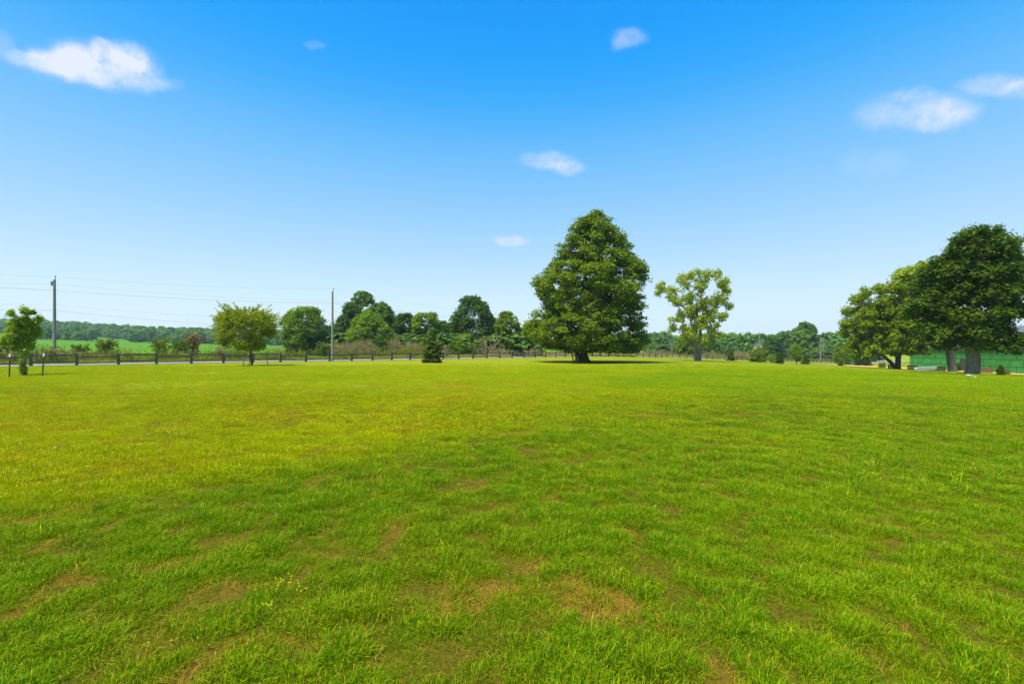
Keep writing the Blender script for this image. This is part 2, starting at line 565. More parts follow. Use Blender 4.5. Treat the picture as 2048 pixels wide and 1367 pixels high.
# ------------------------------------------------------------------ trees
def tree(name, label, cat, px, Z, rows, m, bark='bark', nclump=120, nleaf=120, cr=.9, ls=.25, trunk_w=.4, group=None, seed=1,
         flat=.6, stems=1, aspect=1.5, up=.6, shell=.45, trunk_top=.62, lean=0, base=None, irregular=.18, droop=0, depth=1.0,
         shoots=0, sides=8, flare=1.0, fork=.25, crown_name='crown', trunk_name='trunk', extra_limbs=None, minr=.22, lobes=None, blobs=None):
    rg = np.random.default_rng(seed * 101 + 5)
    B = base if base is not None else onray(px, Z)
    Z = B.y
    st = math.sqrt(1 + (B.x / Z) ** 2)
    k = Z / F
    rows = sorted(rows, key=lambda r: -r[0])
    hz = np.array([EYE - (r[0] - HY) * k - B.z for r in rows])      # local heights, ascending
    cx = np.array([((r[1] + r[2]) / 2 - CX) * k - B.x for r in rows])
    rr = np.array([(r[2] - r[1]) / 2 * k / st for r in rows])
    ztop = hz[-1]
    # clump centres
    hs = np.linspace(hz[0], hz[-1], 200)
    wts = np.interp(hs, hz, rr) ** 1.3 + .02 * rr.max()
    C = []
    cdf = np.cumsum(wts) / wts.sum()
    if blobs:
        bw = np.array([b[2] ** 2.0 for b in blobs]); bw /= bw.sum()
        # the crown's own frame: one axis across the line of sight, one along it
        u0 = B.x / Z
        lat = np.array([1, -u0]) / st; dep = np.array([u0, 1]) / st
        Lb = np.array([st * ((b[0] - CX) / F * Z - B.x) / (1 + u0 * (b[0] - CX) / F) for b in blobs])
        Rm = rr.max(); xm = float((Lb.min() + Lb.max()) / 2)
        cnts = np.maximum(1, np.round(bw * nclump)).astype(int)
        for (bx, by, br), l0, m_ in zip(blobs, Lb, cnts):
            Yb = Z + lat[1] * l0
            bZ = EYE - (by - HY) * Yb / F - B.z; bR = br * Yb / F * 1.15
            D = .75 * math.sqrt(max(Rm * Rm - (l0 - xm) ** 2, (.25 * Rm) ** 2)) * depth
            for _ in range(m_):
                d3 = rg.normal(size=3); d3 /= np.linalg.norm(d3); q = rg.uniform(.1, 1) ** .4
                c = min(cr * rg.uniform(.6, 1.2), bR * .9)
                e = max(bR - c * .6, bR * .35) * q
                dd = rg.uniform(-1, 1) * D
                p2 = lat * (l0 + d3[0] * e) + dep * dd
                # nearer parts of the crown hang a little wider and lower, farther ones less
                C.append((p2[0], p2[1], max(bZ + d3[2] * e, .15), c))
    for ic in range(0 if blobs else nclump):
        h = float(np.interp((ic + rg.uniform()) / nclump, cdf, hs))
        R = np.interp(h, hz, rr)
        th = ic * 2.399963 + rg.uniform(-.5, .5)
        R *= 1 + irregular * (2 * vnoise(math.cos(th) * 1.7 + 9 + h * .35, math.sin(th) * 1.7 + seed + h * .25, seed) - 1)
        c = cr * rg.uniform(.6, 1.25)
        f = 1 - (1 - shell) * rg.uniform(0, 1) ** 1.6
        rad_ = max(R - c * .8, 0) * f
        hh = h
        if h > ztop - c * flat: hh = ztop - c * flat * .9
        hh = max(hh, hz[0] + c * flat * .5)
        C.append((np.interp(h, hz, cx) + rad_ * math.cos(th), rad_ * math.sin(th) * depth, hh - droop * (rad_ / rr.max()) ** 2, c))
    C = np.array(C)
    if lobes:
        nl_, pull = lobes
        L = []
        for il in range(nl_):
            h = float(np.interp((il + rg.uniform(.2, .8)) / nl_, cdf, hs))
            R = np.interp(h, hz, rr) * rg.uniform(.7, .98)
            th = il * 2.399963 + rg.uniform(-.6, .6)
            L.append((np.interp(h, hz, cx) + R * math.cos(th), R * math.sin(th), h))
        L = np.array(L)
        for q in range(len(C)):
            dd = np.linalg.norm((L - C[q, :3]) * np.array([1, 1, 1.5]), axis=1)
            b = L[int(np.argmin(dd))]
            pl = pull * (1 if C[q, 2] < ztop * .93 else .4)
            C[q, :3] = b + (C[q, :3] - b) * (1 - pl)
    # leaves
    P = []; N = []
    for (x, y, z, c) in C:
        n = max(6, int(nleaf * (c / cr) ** 2 * rg.uniform(.7, 1.3)))
        d = rg.normal(size=(n, 3)); d /= np.linalg.norm(d, axis=1, keepdims=True)
        q = rg.uniform(.25, 1.0, (n, 1)) ** .5 * np.where(rg.uniform(0, 1, (n, 1)) < .14, rg.uniform(1.1, 1.6, (n, 1)), 1)
        lump = 1 + .25 * np.sin(d[:, :1] * 5 + x) * np.cos(d[:, 1:2] * 4 + y)
        p = d * q * lump * np.array([c, c, c * flat]) + np.array([x, y, z])
        p[:, 2] -= .25 * c * (np.hypot(p[:, 0] - x, p[:, 1] - y) / c) ** 2
        P.append(p)
        N.append(d * .7 + np.array([0, 0, up]) + rg.normal(size=(n, 3)) * .45)
    if shoots:
        for _ in range(shoots):
            th = rg.uniform(0, 2 * math.pi); h = rg.uniform(.45, 1) * (ztop - hz[0]) + hz[0]
            R = np.interp(h, hz, rr)
            p0 = np.array([np.interp(h, hz, cx) + R * .8 * math.cos(th), R * .8 * math.sin(th), h])
            dr = np.array([math.cos(th) * .8, math.sin(th) * .8, rg.uniform(.3, 1.6)])
            L = rg.uniform(.5, 1.4) * min(1, ztop / 4)
            tt = np.linspace(0, 1, 30)[:, None]
            p = p0 + dr * tt * L - np.array([0, 0, .5]) * tt ** 2 * L
            p += rg.normal(size=p.shape) * .05
            P.append(p); N.append(rg.normal(size=p.shape) + np.array([0, 0, .5]))
    P = np.concatenate(P); N = np.concatenate(N)
    P[:, 2] = np.maximum(P[:, 2], minr * .3)
    V, Q = leaves(P, N, ls, aspect, rg)
    T = thing(name, label, cat, B, group)
    ob(crown_name, mesh_np(crown_name, V, quads=Q, lv=rg.uniform(0, 1, len(Q))), M[m], T)
    # trunk and limbs: nearest-neighbour tree over the clump centres
    ttop = hz[0] + (ztop - hz[0]) * trunk_top
    nodes = []; par = []
    x_top = np.interp(ttop, hz, cx) * .6 + lean
    roots = []
    for s in range(stems):
        off = 0 if stems == 1 else (s - (stems - 1) / 2)
        prev = -1
        K = 9
        for i in range(K):
            f = i / (K - 1)
            x = x_top * f ** 1.3 + off * trunk_w * .7 + off * (ttop * fork) * f ** 1.1 + rg.normal() * .010 * ttop * (f > 0)
            y = (rg.normal() * .010 * ttop * (f > 0)) + (off * .15 * ttop * f if stems > 1 else 0)
            nodes.append((x, y, f * ttop - (.15 if i == 0 else 0))); par.append(prev)
            prev = len(nodes) - 1
            if i == 0: roots.append(prev)
    order = np.argsort(np.linalg.norm(C[:, :3] - np.array([x_top * .5, 0, hz[0]]), axis=1))
    for j in order:
        c = C[j, :3]
        A = np.array(nodes)
        d = np.linalg.norm(A - c, axis=1) + np.maximum(A[:, 2] - c[2] + .2 * np.hypot(A[:, 0] - c[0], A[:, 1] - c[1]), 0) * 1.5
        for r in roots: d[r] += 100
        b = int(np.argmin(d))
        mid_ = (A[b] + c) / 2 + np.array([0, 0, -.04 * d[b]]) + rg.normal(size=3) * .05 * d[b]
        nodes.append(tuple(mid_)); par.append(b)
        nodes.append(tuple(c)); par.append(len(nodes) - 2)
    A = np.array(nodes)
    cnt = np.ones(len(nodes))
    for i in range(len(nodes) - 1, -1, -1):
        if par[i] >= 0: cnt[par[i]] += cnt[i]
    tot = cnt[roots[0]]
    mb = MB()
    R = trunk_w / 2 * (cnt / tot) ** .5
    R = np.maximum(R, .012 * cr)
    for s in range(stems):
        ids = list(range(s * 9, s * 9 + 9))
        pts = A[ids]; rads = np.maximum(R[ids], trunk_w / 2 * np.linspace(1, .25, 9)) / (1 if stems == 1 else 1.35)
        # flare at the foot
        z0 = pts[0, 2]
        fp = np.array([pts[0], pts[0] * .7 + pts[1] * .3, pts[0] * .4 + pts[1] * .6])
        pts = np.concatenate([fp, pts[1:]])
        rads = np.concatenate([[rads[0] * (1 + .55 * flare), rads[0] * (1 + .12 * flare), rads[0]], rads[1:]])
        mb.tube(pts, rads, max(sides, 10), .06)
    for i in range(stems * 9, len(nodes)):
        p = par[i]
        if R[i] > .005:
            mb.tube([A[p], A[i]], [min(R[p], R[i] * 1.4), R[i]], 5 if R[i] < .06 else 7)
    for (pts, rads) in (extra_limbs or []):
        mb.tube(pts, rads, 8, .05)
    mb.obj(trunk_name, M[bark], T, smooth=True)
    return T


def brush(name, label, cat, px, Z, wpx, y0, y1, n=60, m='twig', group=None, seed=3, spread=.25, r=.02, leafy=0, leafm='bush', base=None):
    """upright bare stalks"""
    rg = np.random.default_rng(seed)
    B = base if base is not None else onray(px, Z)
    k = B.y / F
    W = wpx * k / 2; Ht = (y1 - y0) * k
    T = thing(name, label, cat, B, group)
    mb = MB(); tips = []
    for _ in range(n):
        x = rg.normal() * W * .5; y = rg.normal() * W * .35
        h = Ht * rg.uniform(.45, 1.05) * (1 - .35 * abs(x) / W)
        lx = rg.normal() * spread * h + x * .25; ly = rg.normal() * spread * h
        zb = Hf(B.x + x, B.y + y) - B.z
        p = np.array([(x, y, zb - .05), (x + lx * .3, y + ly * .3, zb + h * .4), (x + lx * .7, y + ly * .7, zb + h * .75), (x + lx, y + ly, zb + h)])
        mb.tube(p, [r, r * .8, r * .6, r * .3], 4)
        for _k in range(3):
            t = rg.uniform(.4, .9)
            q = p[1] * (1 - t) + p[2] * t
            e = q + np.array([rg.normal() * .15, rg.normal() * .15, .25]) * h * .6
            mb.tube([q, (q + e) / 2 + rg.normal(size=3) * .02, e], [r * .55, r * .4, r * .2], 4)
            tips.append(e); tips.append(q)
    mb.obj('stems', M[m], T)
    if leafy:
        tips = np.array(tips)
        P = tips[rg.integers(0, len(tips), leafy)] + rg.normal(size=(leafy, 3)) * .12 * Ht
        P[:, 2] = np.abs(P[:, 2])
        V, Q = leaves(P, rg.normal(size=P.shape) + np.array([0, 0, .6]), .06 * B.y / 45, 1.6, rg)
        ob('foliage', mesh_np('foliage', V, quads=Q, lv=rg.uniform(0, 1, leafy)), M[leafm], T)
    return T


# ------------------------------------------------------------------ ground
def patches():
    L = []
    for (px, py, rx, ry, s) in [(1200, 1222, 120, 40, 1), (1335, 1248, 55, 14, 1), (868, 1212, 45, 26, 1), (990, 1182, 80, 24, .8), (1080, 1140, 60, 18, .7),
                                (1232, 1066, 42, 14, .9), (770, 1097, 30, 6, .2), (320, 1138, 62, 18, .8), (175, 1160, 50, 14, .8), (45, 1228, 75, 18, .75),
                                (135, 1092, 40, 12, .8), (560, 1292, 90, 18, .75), (460, 1185, 70, 18, .45), (155, 1020, 70, 12, .8), (605, 988, 30, 6, .8),
                                (1330, 1086, 30, 8, .6), (1785, 1236, 35, 9, .5), (985, 1345, 45, 10, .8), (1450, 1350, 40, 10, .35), (215, 1068, 30, 8, .8),
                                (1110, 1000, 50, 7, .5), (1150, 985, 40, 6, .5), (900, 1160, 40, 12, .6), (480, 1090, 40, 8, .5), (700, 1040, 40, 6, .4),
                                (350, 975, 60, 5, .5), (660, 905, 70, 6, .5), (1050, 870, 80, 5, .4), (1290, 830, 90, 5, .5), (1480, 828, 70, 4, .6),
                                (1290, 905, 60, 5, .4), (930, 975, 40, 5, .4), (120, 960, 50, 5, .4), (800, 1215, 30, 12, .4), (650, 1150, 50, 12, .3),
                                (20, 1110, 30, 10, .5), (400, 1230, 70, 14, .4), (250, 1300, 90, 20, .45), (1110, 1185, 70, 16, .7), (930, 1195, 50, 16, .7), (1265, 1238, 60, 22, .85)]:
        Z = EYE * F / (py - HY)
        L.append(((px - CX) / F * Z, Z, rx / F * Z, ry * Z * Z / (EYE * F), s))
    return L


PATCH = patches()


def bareness(x, y):
    x = np.asarray(x, float); y = np.asarray(y, float)
    wx = x + .35 * (fbm(x * 2.2, y * 2.2, 31) - .5) + .12 * (vnoise(x * 9, y * 9, 33) - .5)
    wy = y + .45 * (fbm(x * 2.2, y * 2.2, 41) - .5) + .12 * (vnoise(x * 9, y * 9, 43) - .5)
    b = np.zeros(np.broadcast(x, y).shape)
    for (cx, cy, rx, ry, s) in PATCH:
        d = np.sqrt(((wx - cx) / rx) ** 2 + ((wy - cy) / ry) ** 2)
        b = np.maximum(b, .88 * s * (1 - ss(.5, 1.2, d)))
    n = fbm(x / .5, y / .7, 51)
    b = np.maximum(b, .55 * ss(.74, .84, n) * (1 - ss(8, 20, y)))
    return b


def yellowness(x, y):
    """yellow-green short turf further out and to the left; greener near and right"""
    u = x / np.maximum(y, 2.2)
    e = np.interp(u, [-1.1, -.8, -.35, 0, .25, .5, .8, 1.2], [4.2, 5.0, 6.3, 8.0, 8.5, 8.0, 7.0, 6.5])
    d = y + 2.0 * (fbm(x / 2.2, y / 2.6, 61) - .5) * (e / 7)
    a = ss(.82, 1.25, d / e)
    lo_ = np.interp(u, [-1, -.2, .1, .4, .9], [.95, .84, .60, .34, .22])
    n = fbm(x / 3.1, y / 3.6, 71)
    v = a * lo_ + (n - .5) * .5 * (.3 + a) + .02
    v = v + .30 * (fbm(x / .8, y / 1.0, 141) - .5) * (1 - ss(20, 45, y)) + .45 * (fbm(x / 5, y / 2.2, 151) - .5) * ss(9, 16, y)
    v = v + .12 * ss(10, 20, y) + .2 * ss(24, 45, y)
    return np.clip(v, 0, 1)


def dryness(x, y):
    a = fbm(x / 1.1, y / 1.5, 101) * .5 + fbm(x / .22, y / .28, 111) * .5
    yy_ = np.maximum(y, 1)
    u = x / yy_
    far_ = np.interp(u, [-1.1, -.2, .1, .3, .6], [1, .9, .7, .6, .12])
    return ss(.50, .70, a) * far_ * (1 - .75 * ss(16, 40, y)) * (.16 + .84 * ss(.35, .8, yellowness(x, y)))


def build_ground():
    NA = 900
    # fine angular steps ahead of the camera, coarse behind it
    a1 = np.linspace(-62, 62, 640)
    a2 = np.linspace(64, 296, 90)
    ang = np.radians(np.concatenate([a1, a2]))
    rings = [0.25]
    while rings[-1] < 1500:
        rings.append(rings[-1] * 1.026 if rings[-1] < 160 else rings[-1] * 1.06)
    R = np.array(rings)
    X = R[:, None] * np.sin(ang)[None]; Y = R[:, None] * np.cos(ang)[None]
    Zc = H(X, Y)
    V = np.concatenate([[[0, 0, Hf(0, 0)]], np.stack([X, Y, Zc], -1).reshape(-1, 3)])
    nr, na = X.shape
    i = np.arange(nr - 1)[:, None]; j = np.arange(na)[None]; j2 = (j + 1) % na
    Q = np.stack(np.broadcast_arrays(1 + i * na + j, 1 + i * na + j2, 1 + (i + 1) * na + j2, 1 + (i + 1) * na + j), -1).reshape(-1, 4)[:, ::-1]
    jj = np.arange(na)
    Tt = np.stack([np.zeros(na, int), 1 + (jj + 1) % na, 1 + jj], 1)
    me = mesh_np('ground', V, quads=Q, tris=Tt, smooth=True)
    x, y = V[:, 0], V[:, 1]
    fd = fdist(x, y)
    mead = ss(0.2, 1.0, fd) * (y > 5)
    for nm, v in (('yel', yellowness(x, y)), ('bare', bareness(x, y)), ('mead', mead), ('near', (1 - ss(12, 24, y)) * (y > -4)), ('dry', dryness(x, y))):
        a = me.attributes.new(nm, 'FLOAT', 'POINT')
        a.data.foreach_set('value', v.astype(np.float32))
    ob('ground', me, M['ground'], kind='structure')


build_ground()


def sheet(name, P, m, dz=.03, kind='structure', **k):
    """P: grid of x,y points (n,m,2) laid on the terrain"""
    n, mm = P.shape[:2]
    Z = H(P[..., 0], P[..., 1]) + dz
    V = np.concatenate([P, Z[..., None]], -1).reshape(-1, 3)
    i = np.arange(n - 1)[:, None]; j = np.arange(mm - 1)[None]
    Q = np.stack(np.broadcast_arrays(i * mm + j, (i + 1) * mm + j, (i + 1) * mm + j + 1, i * mm + j + 1), -1).reshape(-1, 4)
    return ob(name, mesh_np(name, V, quads=Q, smooth=True), m, kind=kind, **k)


def fpath(step):
    """points and unit tangents along the fence line, corner smoothed"""
    out = []
    for (a, b) in zip(FP[:-1], FP[1:]):
        a = np.array(a); b = np.array(b); l = np.linalg.norm(b - a)
        n = int(l / step)
        for i in range(n):
            out.append(a + (b - a) * i / n)
    out = np.array(out)
    for _ in range(6):
        out[1:-1] = (out[:-2] + out[2:] + 2 * out[1:-1]) / 4
    t = np.gradient(out, axis=0); t /= np.linalg.norm(t, axis=1, keepdims=True)
    return out, t


pth, tan = fpath(3.0)
nor = np.stack([-tan[:, 1], tan[:, 0]], 1)
offs = np.linspace(1.3, 8.2, 7)
P = pth[:, None] + nor[:, None] * offs[None, :, None]
sheet('road', P[:, ::-1], M['gravel'], .05)

# crop field on the slope beyond the road
uu = np.linspace(-1.7, .27, 90); yy = np.concatenate([np.linspace(112, 300, 30), np.linspace(310, 560, 20)])
U, YY = np.meshgrid(uu, yy)
sheet('field', np.stack([U * YY, YY], -1).transpose(1, 0, 2), M['crop'], .25)

# bare dirt yard round the unfinished house
xs = np.linspace(0, 1, 14); ys = np.linspace(52, 112, 30)
Pd = np.zeros((30, 14, 2))
for a, yv in enumerate(ys):
    x0 = 64 + 2.0 * vnoise(yv / 6, .5, 5) + max(0, (yv - 84)) * .35
    Pd[a, :, 0] = x0 + (98 - x0) * xs; Pd[a, :, 1] = yv
sheet('bare_dirt', Pd[::-1], M['dirt'], .035)


# ------------------------------------------------------------------ scattered stuff (geometry nodes)
def gn_instances(name, pts, rot, scl, idx, attrs, sources, label=None):
    me = bpy.data.meshes.new(name)
    me.vertices.add(len(pts))
    me.vertices.foreach_set('co', np.asarray(pts, np.float32).ravel())
    a = me.attributes.new('rot', 'FLOAT_VECTOR', 'POINT'); a.data.foreach_set('vector', np.asarray(rot, np.float32).ravel())
    a = me.attributes.new('scl', 'FLOAT_VECTOR', 'POINT'); a.data.foreach_set('vector', np.asarray(scl, np.float32).ravel())
    a = me.attributes.new('idx', 'INT', 'POINT'); a.data.foreach_set('value', np.asarray(idx, np.int32))
    for k, v in attrs.items():
        a = me.attributes.new(k, 'FLOAT', 'POINT'); a.data.foreach_set('value', np.asarray(v, np.float32))
    c = bpy.data.collections.new(name + '_sources')
    for i, s in enumerate(sources):
        o = bpy.data.objects.new('%s_source_%02d' % (name, i), s)
        c.objects.link(o)
    o = bpy.data.objects.new(name, me)
    COL.objects.link(o)
    o['kind'] = 'stuff'
    if label: o['label'] = label
    g = bpy.data.node_groups.new(name + '_scatter', 'GeometryNodeTree')
    g.interface.new_socket('Geometry', in_out='INPUT', socket_type='NodeSocketGeometry')
    g.interface.new_socket('Geometry', in_out='OUTPUT', socket_type='NodeSocketGeometry')
    N = g.nodes.new
    gi = N('NodeGroupInput'); go = N('NodeGroupOutput')
    iop = N('GeometryNodeInstanceOnPoints')
    ci = N('GeometryNodeCollectionInfo')
    ci.inputs['Collection'].default_value = c
    ci.inputs['Separate Children'].default_value = True
    ci.inputs['Reset Children'].default_value = True
    iop.inputs['Pick Instance'].default_value = True

    def named(n, t):
        q = N('GeometryNodeInputNamedAttribute'); q.data_type = t
        q.inputs['Name'].default_value = n
        return q.outputs['Attribute']
    g.links.new(gi.outputs[0], iop.inputs['Points'])
    g.links.new(ci.outputs[0], iop.inputs['Instance'])
    g.links.new(named('idx', 'INT'), iop.inputs['Instance Index'])
    g.links.new(named('rot', 'FLOAT_VECTOR'), iop.inputs['Rotation'])
    g.links.new(named('scl', 'FLOAT_VECTOR'), iop.inputs['Scale'])
    g.links.new(iop.outputs[0], go.inputs[0])
    md = o.modifiers.new('scatter', 'NODES')
    md.node_group = g
    return o


def tuft(seed, n, radius, hmin, hmax, w, bend, m, flatness=0.0):
    rg = np.random.default_rng(seed)
    V = []; Q = []; Tr = []; lv = []
    for i in range(n):
        r = radius * math.sqrt(rg.uniform()); a = rg.uniform(0, 2 * math.pi)
        bx, by = r * math.cos(a), r * math.sin(a)
        h = rg.uniform(hmin, hmax)
        az = a + rg.normal() * .9
        lean = bend * rg.uniform(.2, 1.2) * (.4 + r / radius)
        dx, dy = math.cos(az), math.sin(az)
        ww = w * rg.uniform(.7, 1.3) / 2
        fa = rg.uniform(0, math.pi)
        sx, sy = math.cos(fa) * ww, math.sin(fa) * ww
        L1, L2 = h * .5, h * .5
        a1 = lean * .5; a2 = lean * 1.3 + flatness
        a1 += flatness * .9
        p1 = np.array([bx + dx * L1 * math.sin(a1), by + dy * L1 * math.sin(a1), L1 * math.cos(a1)])
        p2 = p1 + np.array([dx * L2 * math.sin(a2), dy * L2 * math.sin(a2), L2 * math.cos(a2)])
        b = len(V)
        V += [(bx - sx, by - sy, -.01), (bx + sx, by + sy, -.01), (p1[0] + sx * .8, p1[1] + sy * .8, p1[2]), (p1[0] - sx * .8, p1[1] - sy * .8, p1[2]), tuple(p2)]
        Q.append((b, b + 1, b + 2, b + 3)); Tr.append((b + 3, b + 2, b + 4))
        lv.append(2 if rg.uniform() < .06 else rg.uniform(0, .95))
    me = mesh_np('grass_tuft', V, quads=Q, tris=Tr, lv=[min(1, x * .75) for x in lv] + [1 if x > 1 else min(.96, x * .75 + .25) for x in lv])
    me.materials.append(m)
    return me


def fan_points(y0, y1, dens, margin=1.22, seed=1):
    """random points on the lawn ahead of the camera, uniform per square metre"""
    rg = np.random.default_rng(seed)
    w1 = margin * y1 + 4.5
    n = int(2 * w1 * (y1 - y0) * dens)
    y = rg.uniform(y0, y1, n)
    x = rg.uniform(-w1, w1, n)
    k = np.abs(x) < margin * np.maximum(y, 0) + 4.5
    x, y = x[k], y[k]
    return x, y, rg


def build_lawn():
    G = M['grass']
    src = [tuft(10 + i, 60, .075, .022, .052, .0028, 1.0, G) for i in range(8)]            # 0-7 ordinary
    src += [tuft(30 + i, 44, .055, .040, .072, .0030, 1.15, G) for i in range(4)]                # 8-11 tall clumps
    src += [tuft(40 + i, 60, .10, .018, .045, .0045, .9, G) for i in range(6)]             # 12-17 short turf
    src += [tuft(50 + i, 12, .03, .06, .12, .008, 1.25, G) for i in range(3)]              # 18-20 broad crab grass
    src += [tuft(60 + i, 80, .22, .03, .06, .010, .8, M['turf']) for i in range(5)]                # 21-25 coarse far turf
    src += [tuft(80 + i, 170, .085, .035, .074, .0030, 1.35, G) for i in range(6)]          # 26-31 tussocks
    X = []; Y = []; I = []; S = []; SZ = []
    # near bands, thinning out with distance
    for (y0, y1, dens, k, sd) in ((-1.5, 5.0, 400, 1.0, 1), (5.0, 9.0, 210, 1.3, 2), (9, 16, 85, 1.7, 3)):
        x, y, rg = fan_points(y0, y1, dens, 1.22, sd)
        b = bareness(x, y); ye = yellowness(x, y)
        mound = fbm(x / .17, y / .20, 81, 2)                     # clumps 20-40 cm across
        big = fbm(x / 1.1, y / 1.1, 91, 2)
        keep = rg.uniform(0, 1, len(x)) > np.clip(b * 1.06 + .66 * ss(.48, .28, mound) * (1 - .6 * ye), 0, .985)
        short = rg.uniform(0, 1, len(x)) < ss(.25, .6, ye)
        tall = (~short) & (mound > .58) & (rg.uniform(0, 1, len(x)) < .32)
        idx = rg.integers(0, 8, len(x))
        idx = np.where(tall, 8 + rg.integers(0, 4, len(x)), idx)
        idx = np.where(short, 12 + rg.integers(0, 6, len(x)), idx)
        crab = (rg.uniform(0, 1, len(x)) < .007 * k * (1 + 3 * (x < -.2 * y))) & (ye < .6) & (big > .45)
        idx = np.where(crab, 18 + rg.integers(0, 3, len(x)), idx)
        s = k * (.5 + 1.0 * ss(.25, .75, mound)) * rg.uniform(.8, 1.2, len(x)) * (1 - .3 * b)
        sz = s / k * (.8 + .5 * big) * (1 + .12 * (k - 1)) * np.where(short | tall | crab, 1, .72)
        X.append(x[keep]); Y.append(y[keep]); I.append(idx[keep]); S.append(s[keep]); SZ.append(sz[keep])
    for (y0, y1, dens, k, sd) in ((-1.5, 6, 60, 1.0, 21), (6, 14, 30, 1.35, 22)):
        x, y, rg = fan_points(y0, y1, dens, 1.22, sd)
        ye = yellowness(x, y)
        cl = fbm(x / .33, y / .38, 131, 2)
        keep = rg.uniform(0, 1, len(x)) > np.clip(bareness(x, y) * .9 + .9 * ss(.35, .75, ye) + 1.0 * ss(.56, .42, cl), 0, .985)
        s = k * rg.uniform(.6, 1.1, len(x)) * (.7 + .8 * ss(.42, .72, cl))
        idx = 26 + rg.integers(0, 6, len(x))
        X.append(x[keep]); Y.append(y[keep]); I.append(idx[keep]); S.append(s[keep]); SZ.append((s * .85 / k ** .6)[keep])
    for (y0, y1, dens, k, sd) in ((16, 30, 26, 1.0, 4), (30, 52, 10, 1.5, 5)):
        x, y, rg = fan_points(y0, y1, dens, 1.22, sd)
        ok = (fdist(x, y) < -.4) & (rg.uniform(0, 1, len(x)) > ss(36, 51, y))
        m = fbm(x / .8, y / .8, 85, 2)
        s = k * (.7 + .6 * m) * rg.uniform(.8, 1.2, len(x))
        idx = 21 + rg.integers(0, 5, len(x))
        thin = rg.uniform(0, 1, len(x)) < .55 * ss(.5, .3, fbm(x / 2.4, y / 1.6, 161))
        ok = ok & ~thin
        X.append(x[ok]); Y.append(y[ok]); I.append(idx[ok]); S.append(s[ok]); SZ.append((s * .75)[ok])
    x = np.concatenate(X); y = np.concatenate(Y); idx = np.concatenate(I); s = np.concatenate(S); sz = np.concatenate(SZ)
    rg = np.random.default_rng(99)
    n = len(x)
    pts = np.stack([x, y, H(x, y)], 1)
    rot = np.stack([rg.normal(size=n) * .12, rg.normal(size=n) * .12, rg.uniform(0, 6.283, n)], 1)
    ye = yellowness(x, y) + rg.normal(size=n) * .10
    ye = np.where((idx >= 18) & (idx <= 20), np.maximum(ye, .45), ye)
    ye = np.where(idx >= 26, ye * .8 - .05, np.where((idx < 8) & (y < 9), ye + .13, ye))
    gn_instances('lawn_grass', pts, rot, np.stack([s, s, sz], 1), idx, {'yel': np.clip(ye, 0, 1), 'rnd': rg.uniform(0, 1, n), 'dry': np.clip(dryness(x, y) + .5 * bareness(x, y) * (rg.uniform(0, 1, n) < .5), 0, 1)}, src,
                 'mown green lawn grass with thin and bare spots')
    print('tufts', n)
    # dead straw lying in the bare patches
    ssrc = [tuft(70 + i, 26, .09, .03, .09, .0026, .3, M['straw'], 1.15) for i in range(5)]
    x, y, rg = fan_points(-1.5, 12, 260, 1.22, 12)
    b = bareness(x, y)
    keep = rg.uniform(0, 1, len(x)) < b * .8 + .03
    x = x[keep]; y = y[keep]; n = len(x)
    s = rg.uniform(.7, 1.3, n)
    gn_instances('dry_thatch', np.stack([x, y, H(x, y) + .004], 1), np.stack([np.zeros(n), np.zeros(n), rg.uniform(0, 6.28, n)], 1),
                 np.stack([s, s, s], 1), rg.integers(0, 5, n), {'yel': rg.uniform(0, 1, n), 'rnd': rg.uniform(0, 1, n)}, ssrc,
                 'dry straw lying in the bare spots of the lawn')


build_lawn()


def build_meadow():
    G = M['tallgrass']
    src = [tuft(110 + i, 60, .55, .35, .85, .035, .35, G) for i in range(6)]
    rg = np.random.default_rng(5)
    X = []; Y = []
    for (a, b, n) in ((8.6, 26, 9000), (26, 62, 9000)):
        t = rg.uniform(0, len(pth) - 1.01, n)
        i = t.astype(int); f = (t - i)[:, None]
        p = pth[i] * (1 - f) + pth[i + 1] * f; q = nor[i]
        d = rg.uniform(a, b, n)
        xy = p + q * d[:, None]
        X.append(xy[:, 0]); Y.append(xy[:, 1])
    x = np.concatenate(X); y = np.concatenate(Y)
    ok = (np.abs(x / np.maximum(y, 1)) < 1.35) & (y > 20)
    x = x[ok]; y = y[ok]; n = len(x)
    u = x / y
    s = rg.uniform(.5, 1.1, n) * np.interp(u, [-1.2, -.5, -.3, 0, .3, .5], [.55, .6, .9, .9, .9, .6])
    ye = np.interp(u, [-1.2, -.6, -.45, -.15, 0, .25, .5, .8], [.25, .3, .15, .8, .9, .8, .4, .5]) + rg.normal(size=n) * .2 + (fbm(x / 8, y / 8, 7) - .5) * .6
    gn_instances('meadow_grass', np.stack([x, y, H(x, y)], 1), np.stack([rg.normal(size=n) * .1, rg.normal(size=n) * .1, rg.uniform(0, 6.28, n)], 1),
                 np.stack([s * 1.5, s * 1.5, s], 1), rg.integers(0, 6, n), {'yel': np.clip(ye, 0, 1), 'rnd': rg.uniform(0, 1, n)}, src,
                 'uncut yellow and green meadow grass beyond the gravel road')


build_meadow()


